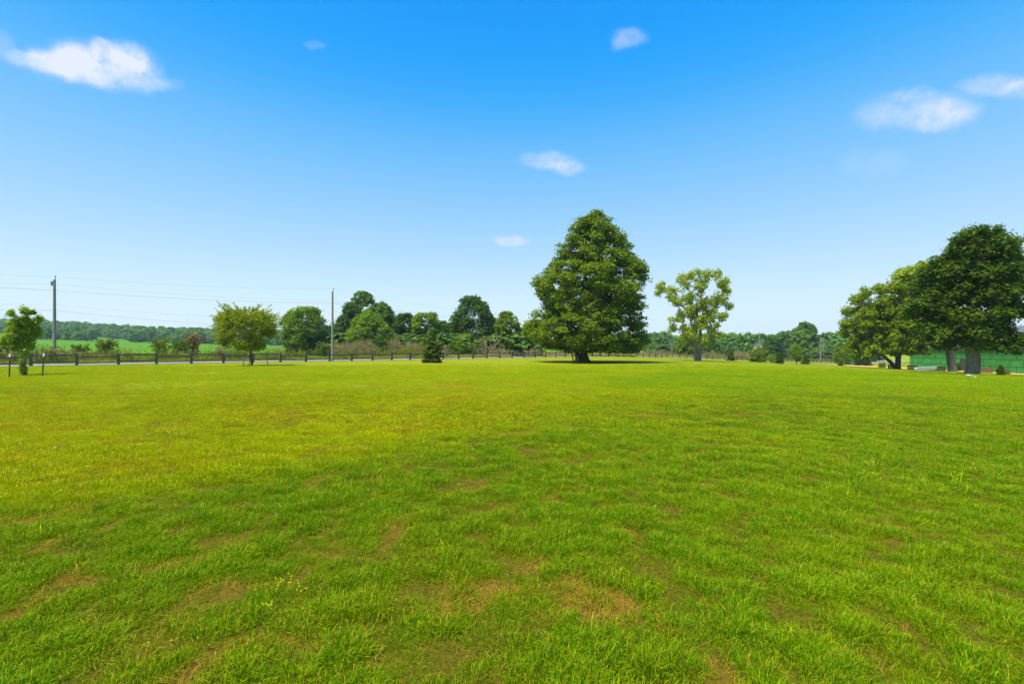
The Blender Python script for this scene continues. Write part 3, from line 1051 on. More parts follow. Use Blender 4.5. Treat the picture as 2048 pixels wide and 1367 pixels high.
def far_crown(seed, n=420, R=4.6, Ht=11.5, m='far'):
    rg = np.random.default_rng(seed)
    P = []; N = []
    for _ in range(26):
        th = rg.uniform(0, 6.28); h = rg.uniform(.12, .9)
        rr_ = R * math.sin(math.pi * min(1, h * 1.05) * .9 + .2) * rg.uniform(.3, .85)
        c = np.array([rr_ * math.cos(th), rr_ * math.sin(th), h * Ht])
        k = n // 26
        d = rg.normal(size=(k, 3)); d /= np.linalg.norm(d, axis=1, keepdims=True)
        d[:, 2] = np.abs(d[:, 2]) * .9 + d[:, 2] * .1
        P.append(c + d * np.array([1.9, 1.9, 1.5])); N.append(d + np.array([0, 0, .5]) + rg.normal(size=(k, 3)) * .3)
    V, Q = leaves(np.concatenate(P), np.concatenate(N), 1.15, 1.3, rg)
    mb = MB(); mb.tube([(0, 0, -.5), (0, 0, Ht * .5), (.3, .2, Ht * .8)], [.2, .14, .06], 6)
    V2 = np.concatenate(mb.V); Q2 = np.concatenate(mb.Q) + len(V)
    me = mesh_np('wood_tree', np.concatenate([V, V2]), quads=np.concatenate([Q, Q2]), lv=rg.uniform(0, 1, len(Q) + len(Q2)))
    me.materials.append(M[m])
    return me


FAR = [far_crown(200 + i) for i in range(6)]
UNDER = [far_crown(220 + i, m='under') for i in range(6)]


def woods(name, label, spots, smin=.75, smax=1.2, seed=1):
    rg = np.random.default_rng(seed)
    x, y = spots
    n = len(x)
    s = rg.uniform(smin, smax, n)
    gn_instances(name, np.stack([x, y, H(x, y) - .3], 1), np.stack([np.zeros(n), np.zeros(n), rg.uniform(0, 6.28, n)], 1),
                 np.stack([s, s, s * rg.uniform(.85, 1.15, n)], 1), rg.integers(0, 6, n), {}, FAR, label)


def band(u0, u1, y0f, y1f, sp, seed):
    rg = np.random.default_rng(seed)
    X = []; Y = []
    y = 200
    while y < 1000:
        x = u0 * y
        while x < u1 * y:
            xx = x + rg.uniform(-.4, .4) * sp; yy_ = y + rg.uniform(-.4, .4) * sp
            u = xx / yy_
            if y0f(u) < yy_ < y1f(u): X.append(xx); Y.append(yy_)
            x += sp
        y += sp * .9
    return np.array(X), np.array(Y)


woods('hill_woods', 'hazy wooded ridge across the skyline on the left',
      band(-1.45, -.33, lambda u: np.interp(u, [-1.3, -1.0, -.9, -.7, -.6, -.3], [470, 520, 470, 400, 420, 400]) + 15 * math.sin(u * 40), lambda u: 840, 9.0, 1), .8, 1.25, 1)
woods('field_copse', 'small dark wood standing in the green field below the ridge',
      band(-1.1, -.915, lambda u: 345, lambda u: 372, 7.5, 2), .7, .95, 2)
woods('field_edge_wood', 'dark wood at the foot of the ridge above the green field',
      band(-.83, -.5, lambda u: 352 + 30 * abs(math.sin(u * 30)), lambda u: 415, 8, 3), .55, .95, 3)
woods('distant_woods', 'low line of woods far beyond the meadow in the middle',
      band(-.35, .24, lambda u: 520, lambda u: 580, 9, 4), .7, 1.1, 4)
woods('right_woods', 'line of green woods beyond the road on the right',
      band(.25, 1.0, lambda u: 262 + 30 * math.sin(u * 23) + 12 * math.sin(u * 71), lambda u: 420, 8.5, 5), .62, 1.12, 5)


def weed(seed, n=16, Ht=1.3):
    rg = np.random.default_rng(seed)
    mb = MB(); tips = []
    for _ in range(n):
        x, y = rg.normal(size=2) * .35
        h = Ht * rg.uniform(.4, 1.1)
        e = np.array([x + rg.normal() * .3, y + rg.normal() * .3, h])
        m_ = np.array([x, y, 0]) * .4 + e * .6 + np.array([rg.normal() * .06, 0, 0])
        mb.tube([(x, y, -.1), m_, e], [.018, .014, .008], 4)
        tips += [e, m_]
        for _k in range(2):
            q = m_ + np.array([rg.normal() * .2, rg.normal() * .2, rg.uniform(.1, .4)])
            mb.tube([m_, q], [.01, .006], 4); tips.append(q)
    V1 = np.concatenate(mb.V); Q1 = np.concatenate(mb.Q)
    tips = np.array(tips)
    P = tips[rg.integers(0, len(tips), 130)] + rg.normal(size=(130, 3)) * .13
    V2, Q2 = leaves(P, rg.normal(size=P.shape) + np.array([0, 0, .6]), .085, 1.7, rg)
    me = mesh_np('weed', np.concatenate([V1, V2]), quads=np.concatenate([Q1, Q2 + len(V1)]), lv=rg.uniform(0, 1, len(Q1) + len(Q2)))
    me.materials.append(M['weed'])
    return me


M['weed'] = grass_mat('weeds', (.07, .14, .005), (.17, .24, .008), (.20, .13, .05), (.34, .24, .10), .25)


def scrub():
    rg = np.random.default_rng(77)
    n = 1500
    t = rg.uniform(0, len(pth) - 1.01, n); i = t.astype(int); f = (t - i)[:, None]
    p = pth[i] * (1 - f) + pth[i + 1] * f + nor[i] * rg.uniform(10, 22, n)[:, None]
    x, y = p[:, 0], p[:, 1]
    d = fbm(x / 6, y / 6, 13, 2)
    ok = (np.abs(x / np.maximum(y, 1)) < 1.35) & (y > 20) & (rg.uniform(0, 1, n) < ss(.36, .7, d))
    x, y, d = x[ok], y[ok], d[ok]; n = len(x)
    u = x / y
    s = rg.uniform(.5, 1.35, n) * np.interp(u, [-1.2, -.3, -.12, 0, .5], [1.25, 1.1, .6, .55, .9])
    br = np.interp(u, [-1.2, -.9, -.75, -.4, .0, .6], [.3, .5, .2, .25, .3, .4]) + rg.normal(size=n) * .35
    gn_instances('roadside_weeds', np.stack([x, y, H(x, y)], 1), np.stack([np.zeros(n), np.zeros(n), rg.uniform(0, 6.28, n)], 1),
                 np.stack([s * 1.2, s * 1.2, s], 1), rg.integers(0, 5, n), {'yel': np.clip(br, 0, 1), 'rnd': rg.uniform(0, 1, n)}, [weed(400 + q) for q in range(5)],
                 'low brown and green weeds growing beyond the road')
    # thick undergrowth closing the foot of the hedgerow
    X = []; Y = []
    for (u0, u1, a, b, k) in ((-.47, -.30, 100, 124, 150), (-.30, -.10, 98, 124, 240), (-.16, .05, 100, 122, 160), (.30, .80, 205, 250, 420)):
        uu_ = rg.uniform(u0, u1, k); yy_ = rg.uniform(a, b, k)
        X.append(uu_ * yy_); Y.append(yy_)
    x = np.concatenate(X); y = np.concatenate(Y); kk = ~((x / y > .47) & (x / y < .59)); x = x[kk]; y = y[kk]; n = len(x)
    s = rg.uniform(.26, .52, n)
    gn_instances('hedge_undergrowth', np.stack([x, y, H(x, y) - .6], 1), np.stack([np.zeros(n), np.zeros(n), rg.uniform(0, 6.28, n)], 1),
                 np.stack([s * 1.5, s * 1.5, s], 1), rg.integers(0, 6, n), {}, UNDER, 'dark green undergrowth closing the foot of the far hedgerows')


scrub()


# ------------------------------------------------------------------ fence
def build_fence():
    d = np.linspace(0, 1, 4000)
    P = []
    for (a, b) in zip(FP[:-1], FP[1:]):
        P.append(np.array(a)[None] + (np.array(b) - np.array(a))[None] * np.linspace(0, 1, 4000)[:-1, None])
    P = np.concatenate(P)
    arc = np.concatenate([[0], np.cumsum(np.linalg.norm(np.diff(P, axis=0), axis=1))])
    u = P[:, 0] / np.maximum(P[:, 1], .1)
    i0 = int(np.argmin(np.where(P[:, 1] > 20, np.abs(u - (62 - CX) / F), 9)))
    s0 = arc[i0] - 3.13 * 3
    rg = np.random.default_rng(3)
    posts = []
    k = 0
    while s0 + k * 3.13 < arc[-1]:
        s = s0 + k * 3.13
        p = (np.interp(s, arc, P[:, 0]), np.interp(s, arc, P[:, 1]))
        posts.append(p); k += 1
        if p[0] > 150: break
    sec = [(0, 44, 'dark grey post and rail fence running from the left edge past the big tree'),
           (44, len(posts) - 1, 'far low stretch of dark post and rail fence behind the small spruces on the right')]
    for (a, b, lab) in sec:
        T = thing('rail_fence', lab, 'fence', (posts[a][0], posts[a][1], Hf(*posts[a])))
        o = Vector(T.location)
        for i in range(a, b + 1):
            if i == a and a > 0: continue
            x, y = posts[i]
            q = posts[min(i + 1, len(posts) - 1)] if i < len(posts) - 1 else posts[i - 1]
            an = math.atan2(q[1] - y, q[0] - x)
            z = Hf(x, y)
            mb = MB()
            h = 1.16 + rg.normal() * .03
            mb.box((0, 0, h / 2 - .15), (.24, .17, h + .3), an)
            mb.box((0, 0, h + .012), (.20, .13, .022), an)
            p = mb.obj('post', M['fence'], T, loc=(x - o.x, y - o.y, z - o.z))
            p.rotation_euler = (rg.normal() * .012, rg.normal() * .012, 0)
        for i in range(a, b):
            (x0, y0), (x1, y1) = posts[i], posts[i + 1]
            z0, z1 = Hf(x0, y0), Hf(x1, y1)
            hi = i % 2 == 1
            sgn = 1 if hi else -1
            d = np.array([x1 - x0, y1 - y0]); d /= np.linalg.norm(d)
            nn = np.array([-d[1], d[0]]) * .045 * sgn
            for hh in ((1.04, .41) if hi else (.87, .28)):
                mb = MB()
                e = rg.normal(size=2) * .012
                p0 = (x0 - d[0] * .10 + nn[0] - o.x, y0 - d[1] * .10 + nn[1] - o.y, z0 + hh + e[0] - o.z)
                p1 = (x1 + d[0] * .10 + nn[0] - o.x, y1 + d[1] * .10 + nn[1] - o.y, z1 + hh + e[1] - o.z)
                mb.bar(p0, p1, .05, .12)
                mb.obj('rail', M['fence'], T)


build_fence()


# ------------------------------------------------------------------ utility poles and wires
def upole(label, x, y, ztop, r=.15, arm=None, pins=True, mount=False, wide=1):
    z0 = Hf(x, y)
    T = thing('utility_pole', label, 'pole', (x, y, z0), 'utility poles along the road')
    mb = MB(); h = ztop - z0
    mb.tube([(0, 0, -.5), (0, 0, h * .5), (0, 0, h)], [r * 1.15, r, r * .8], 10)
    mb.tube([(0, 0, h), (0, 0, h + .03)], [r * .8, r * .3], 10)
    mb.obj('shaft', M['pole'], T, smooth=False)
    if pins:
        mb = MB()
        mb.box((.12, 0, h + .12), (.06, .06, .5)); mb.tube([(.12, 0, h + .35), (.12, 0, h + .5)], [.08, .05], 8)
        mb.obj('insulator', M['metal'], T)
    if mount:
        mb = MB(); mb.tube([(-.33, 0, h - .75), (-.33, 0, h - .2)], [.13, .13], 8); mb.box((-.2, 0, h - .45), (.25, .05, .06))
        mb.obj('cutout_switch', M['metal'], T)
    if arm:
        mb = MB(); mb.box((0, -.16, h - arm[1]), (arm[0], .12, .16))
        mb.obj('crossarm', M['pole'], T)
        for sx in (-.45, 0, .45):
            mb = MB(); mb.tube([(arm[0] * sx, -.16, h - arm[1] + .08), (arm[0] * sx, -.16, h - arm[1] + .3)], [.07, .05], 6)
            mb.obj('insulator', M['metal'], T)
    return T


def ptz(px, py, Z):
    return np.array([(px - CX) / F * Z, Z, EYE - (py - HY) / F * Z])


p1 = ptz(109, 559, 57); p2 = ptz(665, 583, 65)
upole('tall wooden utility pole with a side switch, left of the young field-edge bushes', p1[0], p1[1], p1[2], .16, mount=True)
upole('tall slim wooden utility pole standing between the two dense tree groups left of centre', p2[0], p2[1], p2[2], .15)
p3 = ptz(1163, 640, 104)
upole('wooden utility pole hidden behind the big pyramid shaped tree', p3[0], p3[1], p3[2], .15)
p4 = ptz(1344, 680, 195)
upole('thin utility pole with crossarm between the big tree and the open crowned tree', p4[0], p4[1], p4[2], .17, arm=(2.6, .9))
p5 = ptz(1519, 664, 190)
upole('utility pole with a wide crossarm rising above the pale barn roof', p5[0], p5[1], p5[2], .17, arm=(2.6, .8), pins=False)
p6 = ptz(1641, 676, 205)
upole('left one of two close pale utility poles beyond the road on the right', p6[0], p6[1], p6[2], .2, pins=False)
p7 = ptz(1646, 674, 215)
upole('right one of two close pale utility poles beyond the road on the right', p7[0], p7[1], p7[2], .2, arm=(2.4, .9), pins=False)


def wire(label, pts, sag, r=.012):
    mb = MB()
    pts = [np.array(p, float) for p in pts]
    L = []
    for (a, b, s) in zip(pts[:-1], pts[1:], sag):
        for t in np.linspace(0, 1, 17)[:-1]:
            q = a * (1 - t) + b * t
            q[2] -= 4 * s * t * (1 - t)
            L.append(q)
    L.append(pts[-1])
    mb.tube(L, [r] * len(L), 4)
    o = L[0].copy()
    mb.obj('power_wire', M['wire'], None, off=o, loc=tuple(o), label=label, cat='wire', group='overhead wires strung between the poles')


ws = [('topmost overhead wire, from the tip of the left pole to the tip of the next', 548, 553, 578, 650),
      ('second overhead wire from the top, fixed just above the third', 566, 568, 602, 653),
      ('third overhead wire from the top, a dark line over the willowy tree', 573, 580, 606, 656),
      ('fourth overhead wire from the top, fixed halfway up the left pole', 607, 609, 641, 667),
      ('lowest overhead wire, a pale line crossing in front of the dense trees', 621, 620, 661, 672)]
for i, (lab, a, b, c, d) in enumerate(ws):
    wire(lab, [ptz(-60, a - 2, 50), ptz(109, b, 57), ptz(665, c, 65), ptz(1163, d, 104), ptz(1344, 684 + i * 1.5, 195), ptz(1641, 682 + i * 3, 205)], [.05, .35, .5, .6, .6],
         .012 if i in (2, 4) else .006)

# ------------------------------------------------------------------ trees on the lawn
tree('linden_tree', 'large dense pyramid shaped shade tree standing alone at the middle of the lawn', 'tree', 1165, 59,
     [(418, 1184, 1196), (430, 1166, 1216), (447, 1140, 1234), (462, 1130, 1248), (480, 1112, 1264), (508, 1106, 1276), (522, 1094, 1288), (536, 1086, 1303),
      (558, 1060, 1303), (590, 1060, 1303), (604, 1078, 1294), (620, 1060, 1288), (640, 1036, 1288), (660, 1034, 1292), (678, 1050, 1298), (694, 1085, 1296), (702, 1150, 1288)],
     'linden', 'bark_dark', lobes=(90, .10), nclump=790, nleaf=120, cr=.9, ls=.22, trunk_w=.9, seed=2, flat=.5, irregular=.08, shell=.2, trunk_top=.8, up=.75,
     extra_limbs=[([(-.9, -.3, -.1), (-.8, -.3, 1.2), (-1.0, -.3, 2.6)], [.16, .12, .1]), ([(-.55, -.35, -.1), (-.6, -.4, 1.4), (-.4, -.4, 3.2)], [.14, .11, .1]),
                  ([(-1.1, -.1, -.1), (-1.5, -.1, 1.4), (-2.1, -.1, 2.7)], [.09, .07, .06]), ([(.4, -.3, -.1), (.2, -.2, .8), (.1, 0, 2.2)], [.5, .42, .35]),
                  ([(1.1, -.3, -.12), (.7, -.2, .25), (.3, -.1, 1.1)], [.14, .2, .3])])
tree('open_tree', 'tall airy tree with pale leaves and forked trunks, right of the big dense tree', 'tree', 1394, 77,
     [(540, 1405, 1432), (548, 1356, 1442), (560, 1314, 1464), (580, 1310, 1462), (600, 1320, 1468), (615, 1336, 1468), (632, 1345, 1462), (648, 1340, 1444),
      (660, 1342, 1440), (672, 1360, 1428), (684, 1370, 1412)],
     'pale', 'bark', blobs=[(1325, 572, 12), (1345, 585, 14), (1317, 584, 7), (1368, 560, 14), (1390, 552, 13), (1415, 550, 12), (1434, 547, 8), (1445, 565, 13), (1453, 580, 10),
      (1400, 575, 13), (1375, 595, 16), (1440, 600, 16), (1460, 610, 8), (1410, 605, 15), (1352, 602, 9), (1385, 620, 17), (1420, 628, 16), (1446, 633, 10), (1360, 634, 13), (1344, 655, 9),
      (1370, 655, 12), (1400, 645, 16), (1425, 655, 12), (1436, 668, 8), (1387, 668, 14), (1370, 680, 11), (1406, 680, 11), (1344, 640, 6)], nclump=470, nleaf=44, cr=.64, ls=.22, trunk_w=.5, seed=5, flat=.85, irregular=.25, shell=.3, trunk_top=.62, stems=3, fork=.16, flare=.5)
tree('maple_tree', 'wide full maple with sunny left side, leftmost of the big trees at right', 'tree', 1795, 60,
     [(556, 1800, 1815), (568, 1748, 1845), (584, 1722, 1860), (602, 1696, 1880), (620, 1686, 1888), (642, 1682, 1888), (660, 1680, 1885), (680, 1690, 1885),
      (696, 1696, 1870), (710, 1706, 1800)],
     'maple_mid', 'bark_dark', blobs=[(1700, 622, 12), (1712, 600, 12), (1735, 586, 12), (1760, 577, 13), (1790, 572, 13), (1820, 582, 16), (1694, 646, 12), (1690, 665, 10), (1715, 650, 19),
      (1740, 620, 22), (1775, 610, 24), (1815, 620, 24), (1850, 617, 20), (1720, 684, 17), (1755, 658, 24), (1800, 660, 26), (1845, 655, 24), (1872, 642, 14), (1700, 695, 11), (1740, 693, 16),
      (1785, 688, 18), (1830, 688, 18), (1865, 680, 16), (1880, 690, 10), (1710, 707, 8), (1735, 709, 9), (1760, 706, 8), (1850, 700, 9), (1770, 640, 26), (1820, 640, 24), (1735, 640, 22), (1790, 700, 12), (1820, 700, 10)], nclump=800, nleaf=100, cr=.7, ls=.19, trunk_w=.7, seed=7, flat=.8, irregular=.1, shell=.5, trunk_top=.6,
     base=hit(1795, 738), stems=1, extra_limbs=[([(-.2, 0, -.1), (-.9, .1, 1.0), (-2.2, .2, 2.2)], [.35, .24, .18])])
tree('leaning_tree', 'airy tree with thick grey trunk leaning left between the two full maples', 'tree', 1907, 64,
     [(520, 1842, 1854), (532, 1795, 1870), (548, 1762, 1890), (566, 1765, 1900), (600, 1790, 1910), (640, 1810, 1920), (672, 1840, 1925), (688, 1850, 1925)],
     'pale', 'bark', nclump=260, nleaf=70, cr=.8, ls=.25, trunk_w=.95, seed=9, irregular=.2, trunk_top=.7, lean=-1.6, base=onray(1906, 66), lobes=(14, .35), flare=.8)
tree('maple_tree', 'tallest dark green maple with a massive pale trunk, near the right edge', 'tree', 1943, 50,
     [(454, 1985, 1998), (463, 1922, 2014), (476, 1903, 2034), (490, 1902, 2036), (502, 1888, 2038), (514, 1862, 2040), (530, 1846, 2044), (548, 1838, 2046),
      (566, 1818, 2052), (592, 1812, 2060), (620, 1820, 2064), (650, 1835, 2066), (668, 1855, 2070), (680, 1890, 2070), (690, 1960, 2060)],
     'maple', 'bark', blobs=[(1995, 464, 12), (1965, 470, 14), (1935, 475, 16), (1916, 490, 13), (2020, 486, 13), (2033, 476, 6), (1950, 500, 28), (1990, 500, 26), (2022, 510, 18),
      (1903, 511, 15), (1880, 526, 16), (1863, 527, 9), (1930, 535, 28), (1970, 540, 30), (2010, 545, 26), (1880, 555, 24), (1852, 545, 12), (1835, 568, 14), (1900, 585, 28), (1950, 585, 30),
      (2000, 590, 26), (2030, 575, 18), (1855, 600, 22), (1828, 618, 18), (1890, 630, 26), (1940, 635, 28), (1990, 630, 24), (2035, 622, 18), (1860, 650, 18), (1910, 665, 20), (1960, 668, 20),
      (2010, 668, 20), (2040, 680, 14), (1985, 684, 12), (1935, 684, 13), (2025, 694, 9), (1850, 675, 9), (1900, 688, 11), (1960, 690, 11), (2002, 696, 9), (2034, 701, 8), (1878, 690, 9)], nclump=760, nleaf=120, cr=.7, ls=.175, trunk_w=.95, seed=11, flat=.8, irregular=.2, shell=.2, trunk_top=.65, up=.6,
     base=hit(1943, 750), flare=.7)
tree('maple_tree', 'dark tree cut off by the right edge with only its left branches in view', 'tree', 2150, 46,
     [(490, 2090, 2180), (515, 2046, 2230), (550, 2034, 2250), (580, 2030, 2260), (610, 2030, 2260), (640, 2050, 2240), (655, 2080, 2200)],
     'maple', 'bark', nclump=200, nleaf=130, cr=.9, ls=.20, trunk_w=.8, seed=13, flat=.55, irregular=.15)
tree('young_maple', 'young bright green maple with ragged V shaped crown at the left edge', 'tree', 46, 28,
     [(609, 46, 56), (616, 17, 70), (628, 13, 79), (642, 14, 80), (656, 10, 84), (668, 4, 82), (680, 2, 78), (694, 8, 70), (704, 26, 64), (712, 38, 54)],
     'young', 'bark', blobs=[(22, 627, 8), (50, 619, 8), (64, 624, 8), (76, 635, 8), (45, 642, 15), (27, 647, 12), (64, 650, 13), (14, 660, 6), (16, 676, 11), (45, 668, 20),
      (72, 664, 10), (8, 684, 7), (36, 690, 13), (58, 686, 12), (48, 703, 9)], nclump=220, nleaf=34, cr=.17, ls=.095, trunk_w=.09, seed=17, flat=.9, irregular=.35, shell=.2, trunk_top=.7, base=hit(46, 750), flare=.3)
tree('leafy_suckers', 'small leafy growth with reddish twigs at the foot of the young maple', 'shrub', 46, 27.6,
     [(717, 44, 50), (726, 39, 54), (735, 36, 57), (743, 39, 57), (750, 42, 56)],
     'bush', 'twig', nclump=44, nleaf=40, cr=.13, ls=.055, trunk_w=.03, seed=19, base=hit(47, 752), crown_name='foliage', trunk_name='stem')
tree('willowy_tree', 'small feathery olive green tree held by stakes in front of the fence', 'tree', 503, 47,
     [(625, 465, 505), (634, 450, 534), (644, 440, 547), (656, 434, 553), (668, 432, 552), (682, 434, 550), (690, 438, 544), (698, 450, 534)],
     'olive', 'bark_dark', lobes=(16, .3), nclump=210, nleaf=75, cr=.42, ls=.07, trunk_w=.2, seed=21, flat=.7, irregular=.42, aspect=3.6, up=.2, droop=.5, shell=.25,
     base=hit(505, 731), shoots=420, trunk_top=.5, flare=.4, lean=-.25)

def conifer(name, label, px, py, rows, seed, m='needle', gapx=1.0):
    """spruce: a stem with whorls of drooping branches carrying needle sprays"""
    rg = np.random.default_rng(seed)
    B = hit(px, py)
    k = B.y / F; st = math.sqrt(1 + (B.x / B.y) ** 2)
    rows = sorted(rows, key=lambda r: -r[0])
    hz = np.array([EYE - (r[0] - HY) * k - B.z for r in rows]); rr = np.array([(r[2] - r[1]) / 2 * k / st for r in rows])
    Ht = hz[-1]
    T = thing(name, label, 'tree', B, None)
    mb = MB(); mb.tube([(0, 0, -.1), (0, 0, Ht * .5), (0, 0, Ht)], [.03 * Ht ** .7, .018 * Ht ** .7, .008], 8)
    P = []; N = []
    nb = 190 if Ht > 3 else 110
    for i in range(nb):
        h = .03 * Ht + Ht * .96 * (i / nb) ** 1.05
        R = float(np.interp(h, hz, rr)) * rg.uniform(.65, 1.28)
        th = i * 2.399963 + rg.uniform(-.4, .4)
        d = np.array([math.cos(th), math.sin(th), 0])
        p0 = np.array([0, 0, h]); p2 = d * R + np.array([0, 0, h - .10 * R + .18 * R * (h / Ht)])
        p1 = (p0 + p2) / 2 + np.array([0, 0, -.10 * R])
        mb.tube([p0, p1, p2], [.012, .009, .004], 4)
        n = int(26 + 90 * R / rr.max())
        t = rg.uniform(.12, 1.02, n)[:, None]
        side = np.cross(d, (0, 0, 1))
        q = (1 - t) ** 2 * p0 + 2 * t * (1 - t) * p1 + t * t * p2
        sp = .30 * R * (1.05 - t) + .04 * Ht
        q = q + side * rg.uniform(-1, 1, (n, 1)) * sp + np.array([0, 0, 1]) * rg.uniform(-.6, .35, (n, 1)) * .035 * Ht
        P.append(q); N.append(np.array([0, 0, .8]) + d * .4 + rg.normal(size=(n, 3)) * .5)
    P = np.concatenate(P); N = np.concatenate(N)
    P[:, 2] = np.maximum(P[:, 2], .02)
    V, Q = leaves(P, N, .034 * Ht ** .75, 2.6, rg)
    ob('crown', mesh_np('crown', V, quads=Q, lv=rg.uniform(0, 1, len(Q))), M[m], T)
    mb.obj('trunk', M['bark_dark'], T)


conifer('spruce_tree', 'dark bushy spruce on the lawn in front of the fence, left of centre', 864, 725,
        [(667, 864, 866), (678, 857, 872), (690, 852, 878), (702, 848, 882), (712, 845, 884), (720, 845, 884), (725, 852, 878)], 23)

# stakes
def stake(label, px, py, top, lx=0, white=False):
    b = hit(px, py)
    k = b.y / F
    h = (py - top) * k
    T = thing('steel_stake' if white else 'wooden_stake', label, 'stake', b)
    mb = MB(); mb.bar((0, 0, -.2), (lx, 0, h), .035, .05)
    if white: mb.bar((0.0, .028, -.2), (lx, .028, h - .02), .012, .035)
    mb.obj('shaft', M['steel'] if white else M['bark_dark'], T)
    if white:
        mb = MB(); mb.bar((lx * .88, 0, h * .88), (lx * 1.002, 0, h + .01), .05, .065)
        mb.obj('painted_tip', M['white'], T)


stake('white tipped steel stake left of the young maple', 18, 755, 708, .05, True)
stake('white tipped steel stake right of the young maple', 84, 752, 707, .12, True)
stake('leaning stake left of the willowy tree trunk', 485, 733, 706, .25)
stake('stake close beside the willowy tree trunk', 499, 732, 708, .0)
stake('dark stake leaning left on the right side of the willowy tree', 537, 731, 703, -.3)

# small evergreens and bushes along the right part of the fence
for (nm, lab, cat, px, py, rows, m, seed, kw) in [
    ('spruce_tree', 'small spruce nearest the open crowned tree, in front of the fence', 'tree', 1462, 721, [(698, 1461, 1463), (706, 1456, 1468), (714, 1453, 1471), (721, 1453, 1471)], 'needle', 31, {}),
    ('round_bush', 'broad olive bush below the pale barn', 'bush', 1516, 724, [(694, 1508, 1522), (702, 1500, 1532), (712, 1496, 1538), (723, 1498, 1536)], 'bush', 33, {}),
    ('round_bush', 'small bright lime bush between the olive bush and a spruce', 'bush', 1543, 725, [(709, 1540, 1548), (716, 1536, 1551), (725, 1538, 1550)], 'young', 35, {}),
    ('spruce_tree', 'brownish green spruce right of the bright lime bush', 'tree', 1559, 727, [(703, 1557, 1560), (711, 1552, 1565), (719, 1550, 1568), (727, 1550, 1568)], 'needle', 37, {}),
    ('young_tree', 'young leafy tree between two small spruces at the far fence', 'tree', 1593, 728, [(689, 1588, 1597), (697, 1583, 1604), (708, 1581, 1606), (716, 1584, 1604), (722, 1588, 1600)], 'midlight', 39, {}),
    ('spruce_tree', 'small dark conical spruce right of the young leafy tree', 'tree', 1611, 728, [(709, 1610, 1613), (717, 1604, 1618), (724, 1601, 1622), (728, 1602, 1621)], 'needle', 41, {}),
    ('round_bush', 'tall round bush at the right end of the far fence', 'bush', 1677, 731, [(694, 1673, 1681), (703, 1666, 1688), (714, 1664, 1692), (724, 1666, 1691), (731, 1670, 1686)], 'bush', 43, {}),
    ('round_bush', 'low green bush tucked behind the tall round bush', 'bush', 1697, 729, [(712, 1690, 1696), (720, 1688, 1703), (729, 1686, 1706)], 'mid', 45, {}),
    ('round_bush', 'dark low bush in the shade left of the leftmost maple trunk', 'bush', 1720, 731, [(704, 1706, 1740), (715, 1704, 1745), (730, 1704, 1745)], 'dark', 47, {}),
    ('round_bush', 'small low shrub just left of the leftmost maple trunk', 'bush', 1764, 735, [(726, 1760, 1768), (731, 1756, 1772), (735, 1757, 1771)], 'bush', 49, {}),
    ('spruce_tree', 'small spruce on the grass at the right edge beside the massive trunk', 'tree', 2001, 750, [(729, 1999, 2003), (737, 1994, 2008), (744, 1990, 2012), (750, 1991, 2011)], 'needle', 51, {}),
    ('round_bush', 'dark shrub at the foot of the leaning grey trunk', 'bush', 1917, 741, [(726, 1912, 1918), (733, 1907, 1923), (741, 1908, 1926)], 'dark', 53, {}),
]:
    if 'spruce' in nm:
        conifer(nm, lab, px, py, rows, seed)
        continue
    b = hit(px, py)
    W = (max(r[2] for r in rows) - min(r[1] for r in rows)) * b.y / F / 2
    tree(nm, lab, cat, px, b.y, rows, m, 'bark_dark', nclump=90, nleaf=60, cr=max(.2, W * .26), ls=max(.06, W * .065), trunk_w=.14, seed=seed, base=b,
         flat=.6, irregular=.4, shoots=30, lobes=(7, .25), trunk_top=.85, crown_name='crown', trunk_name='trunk')

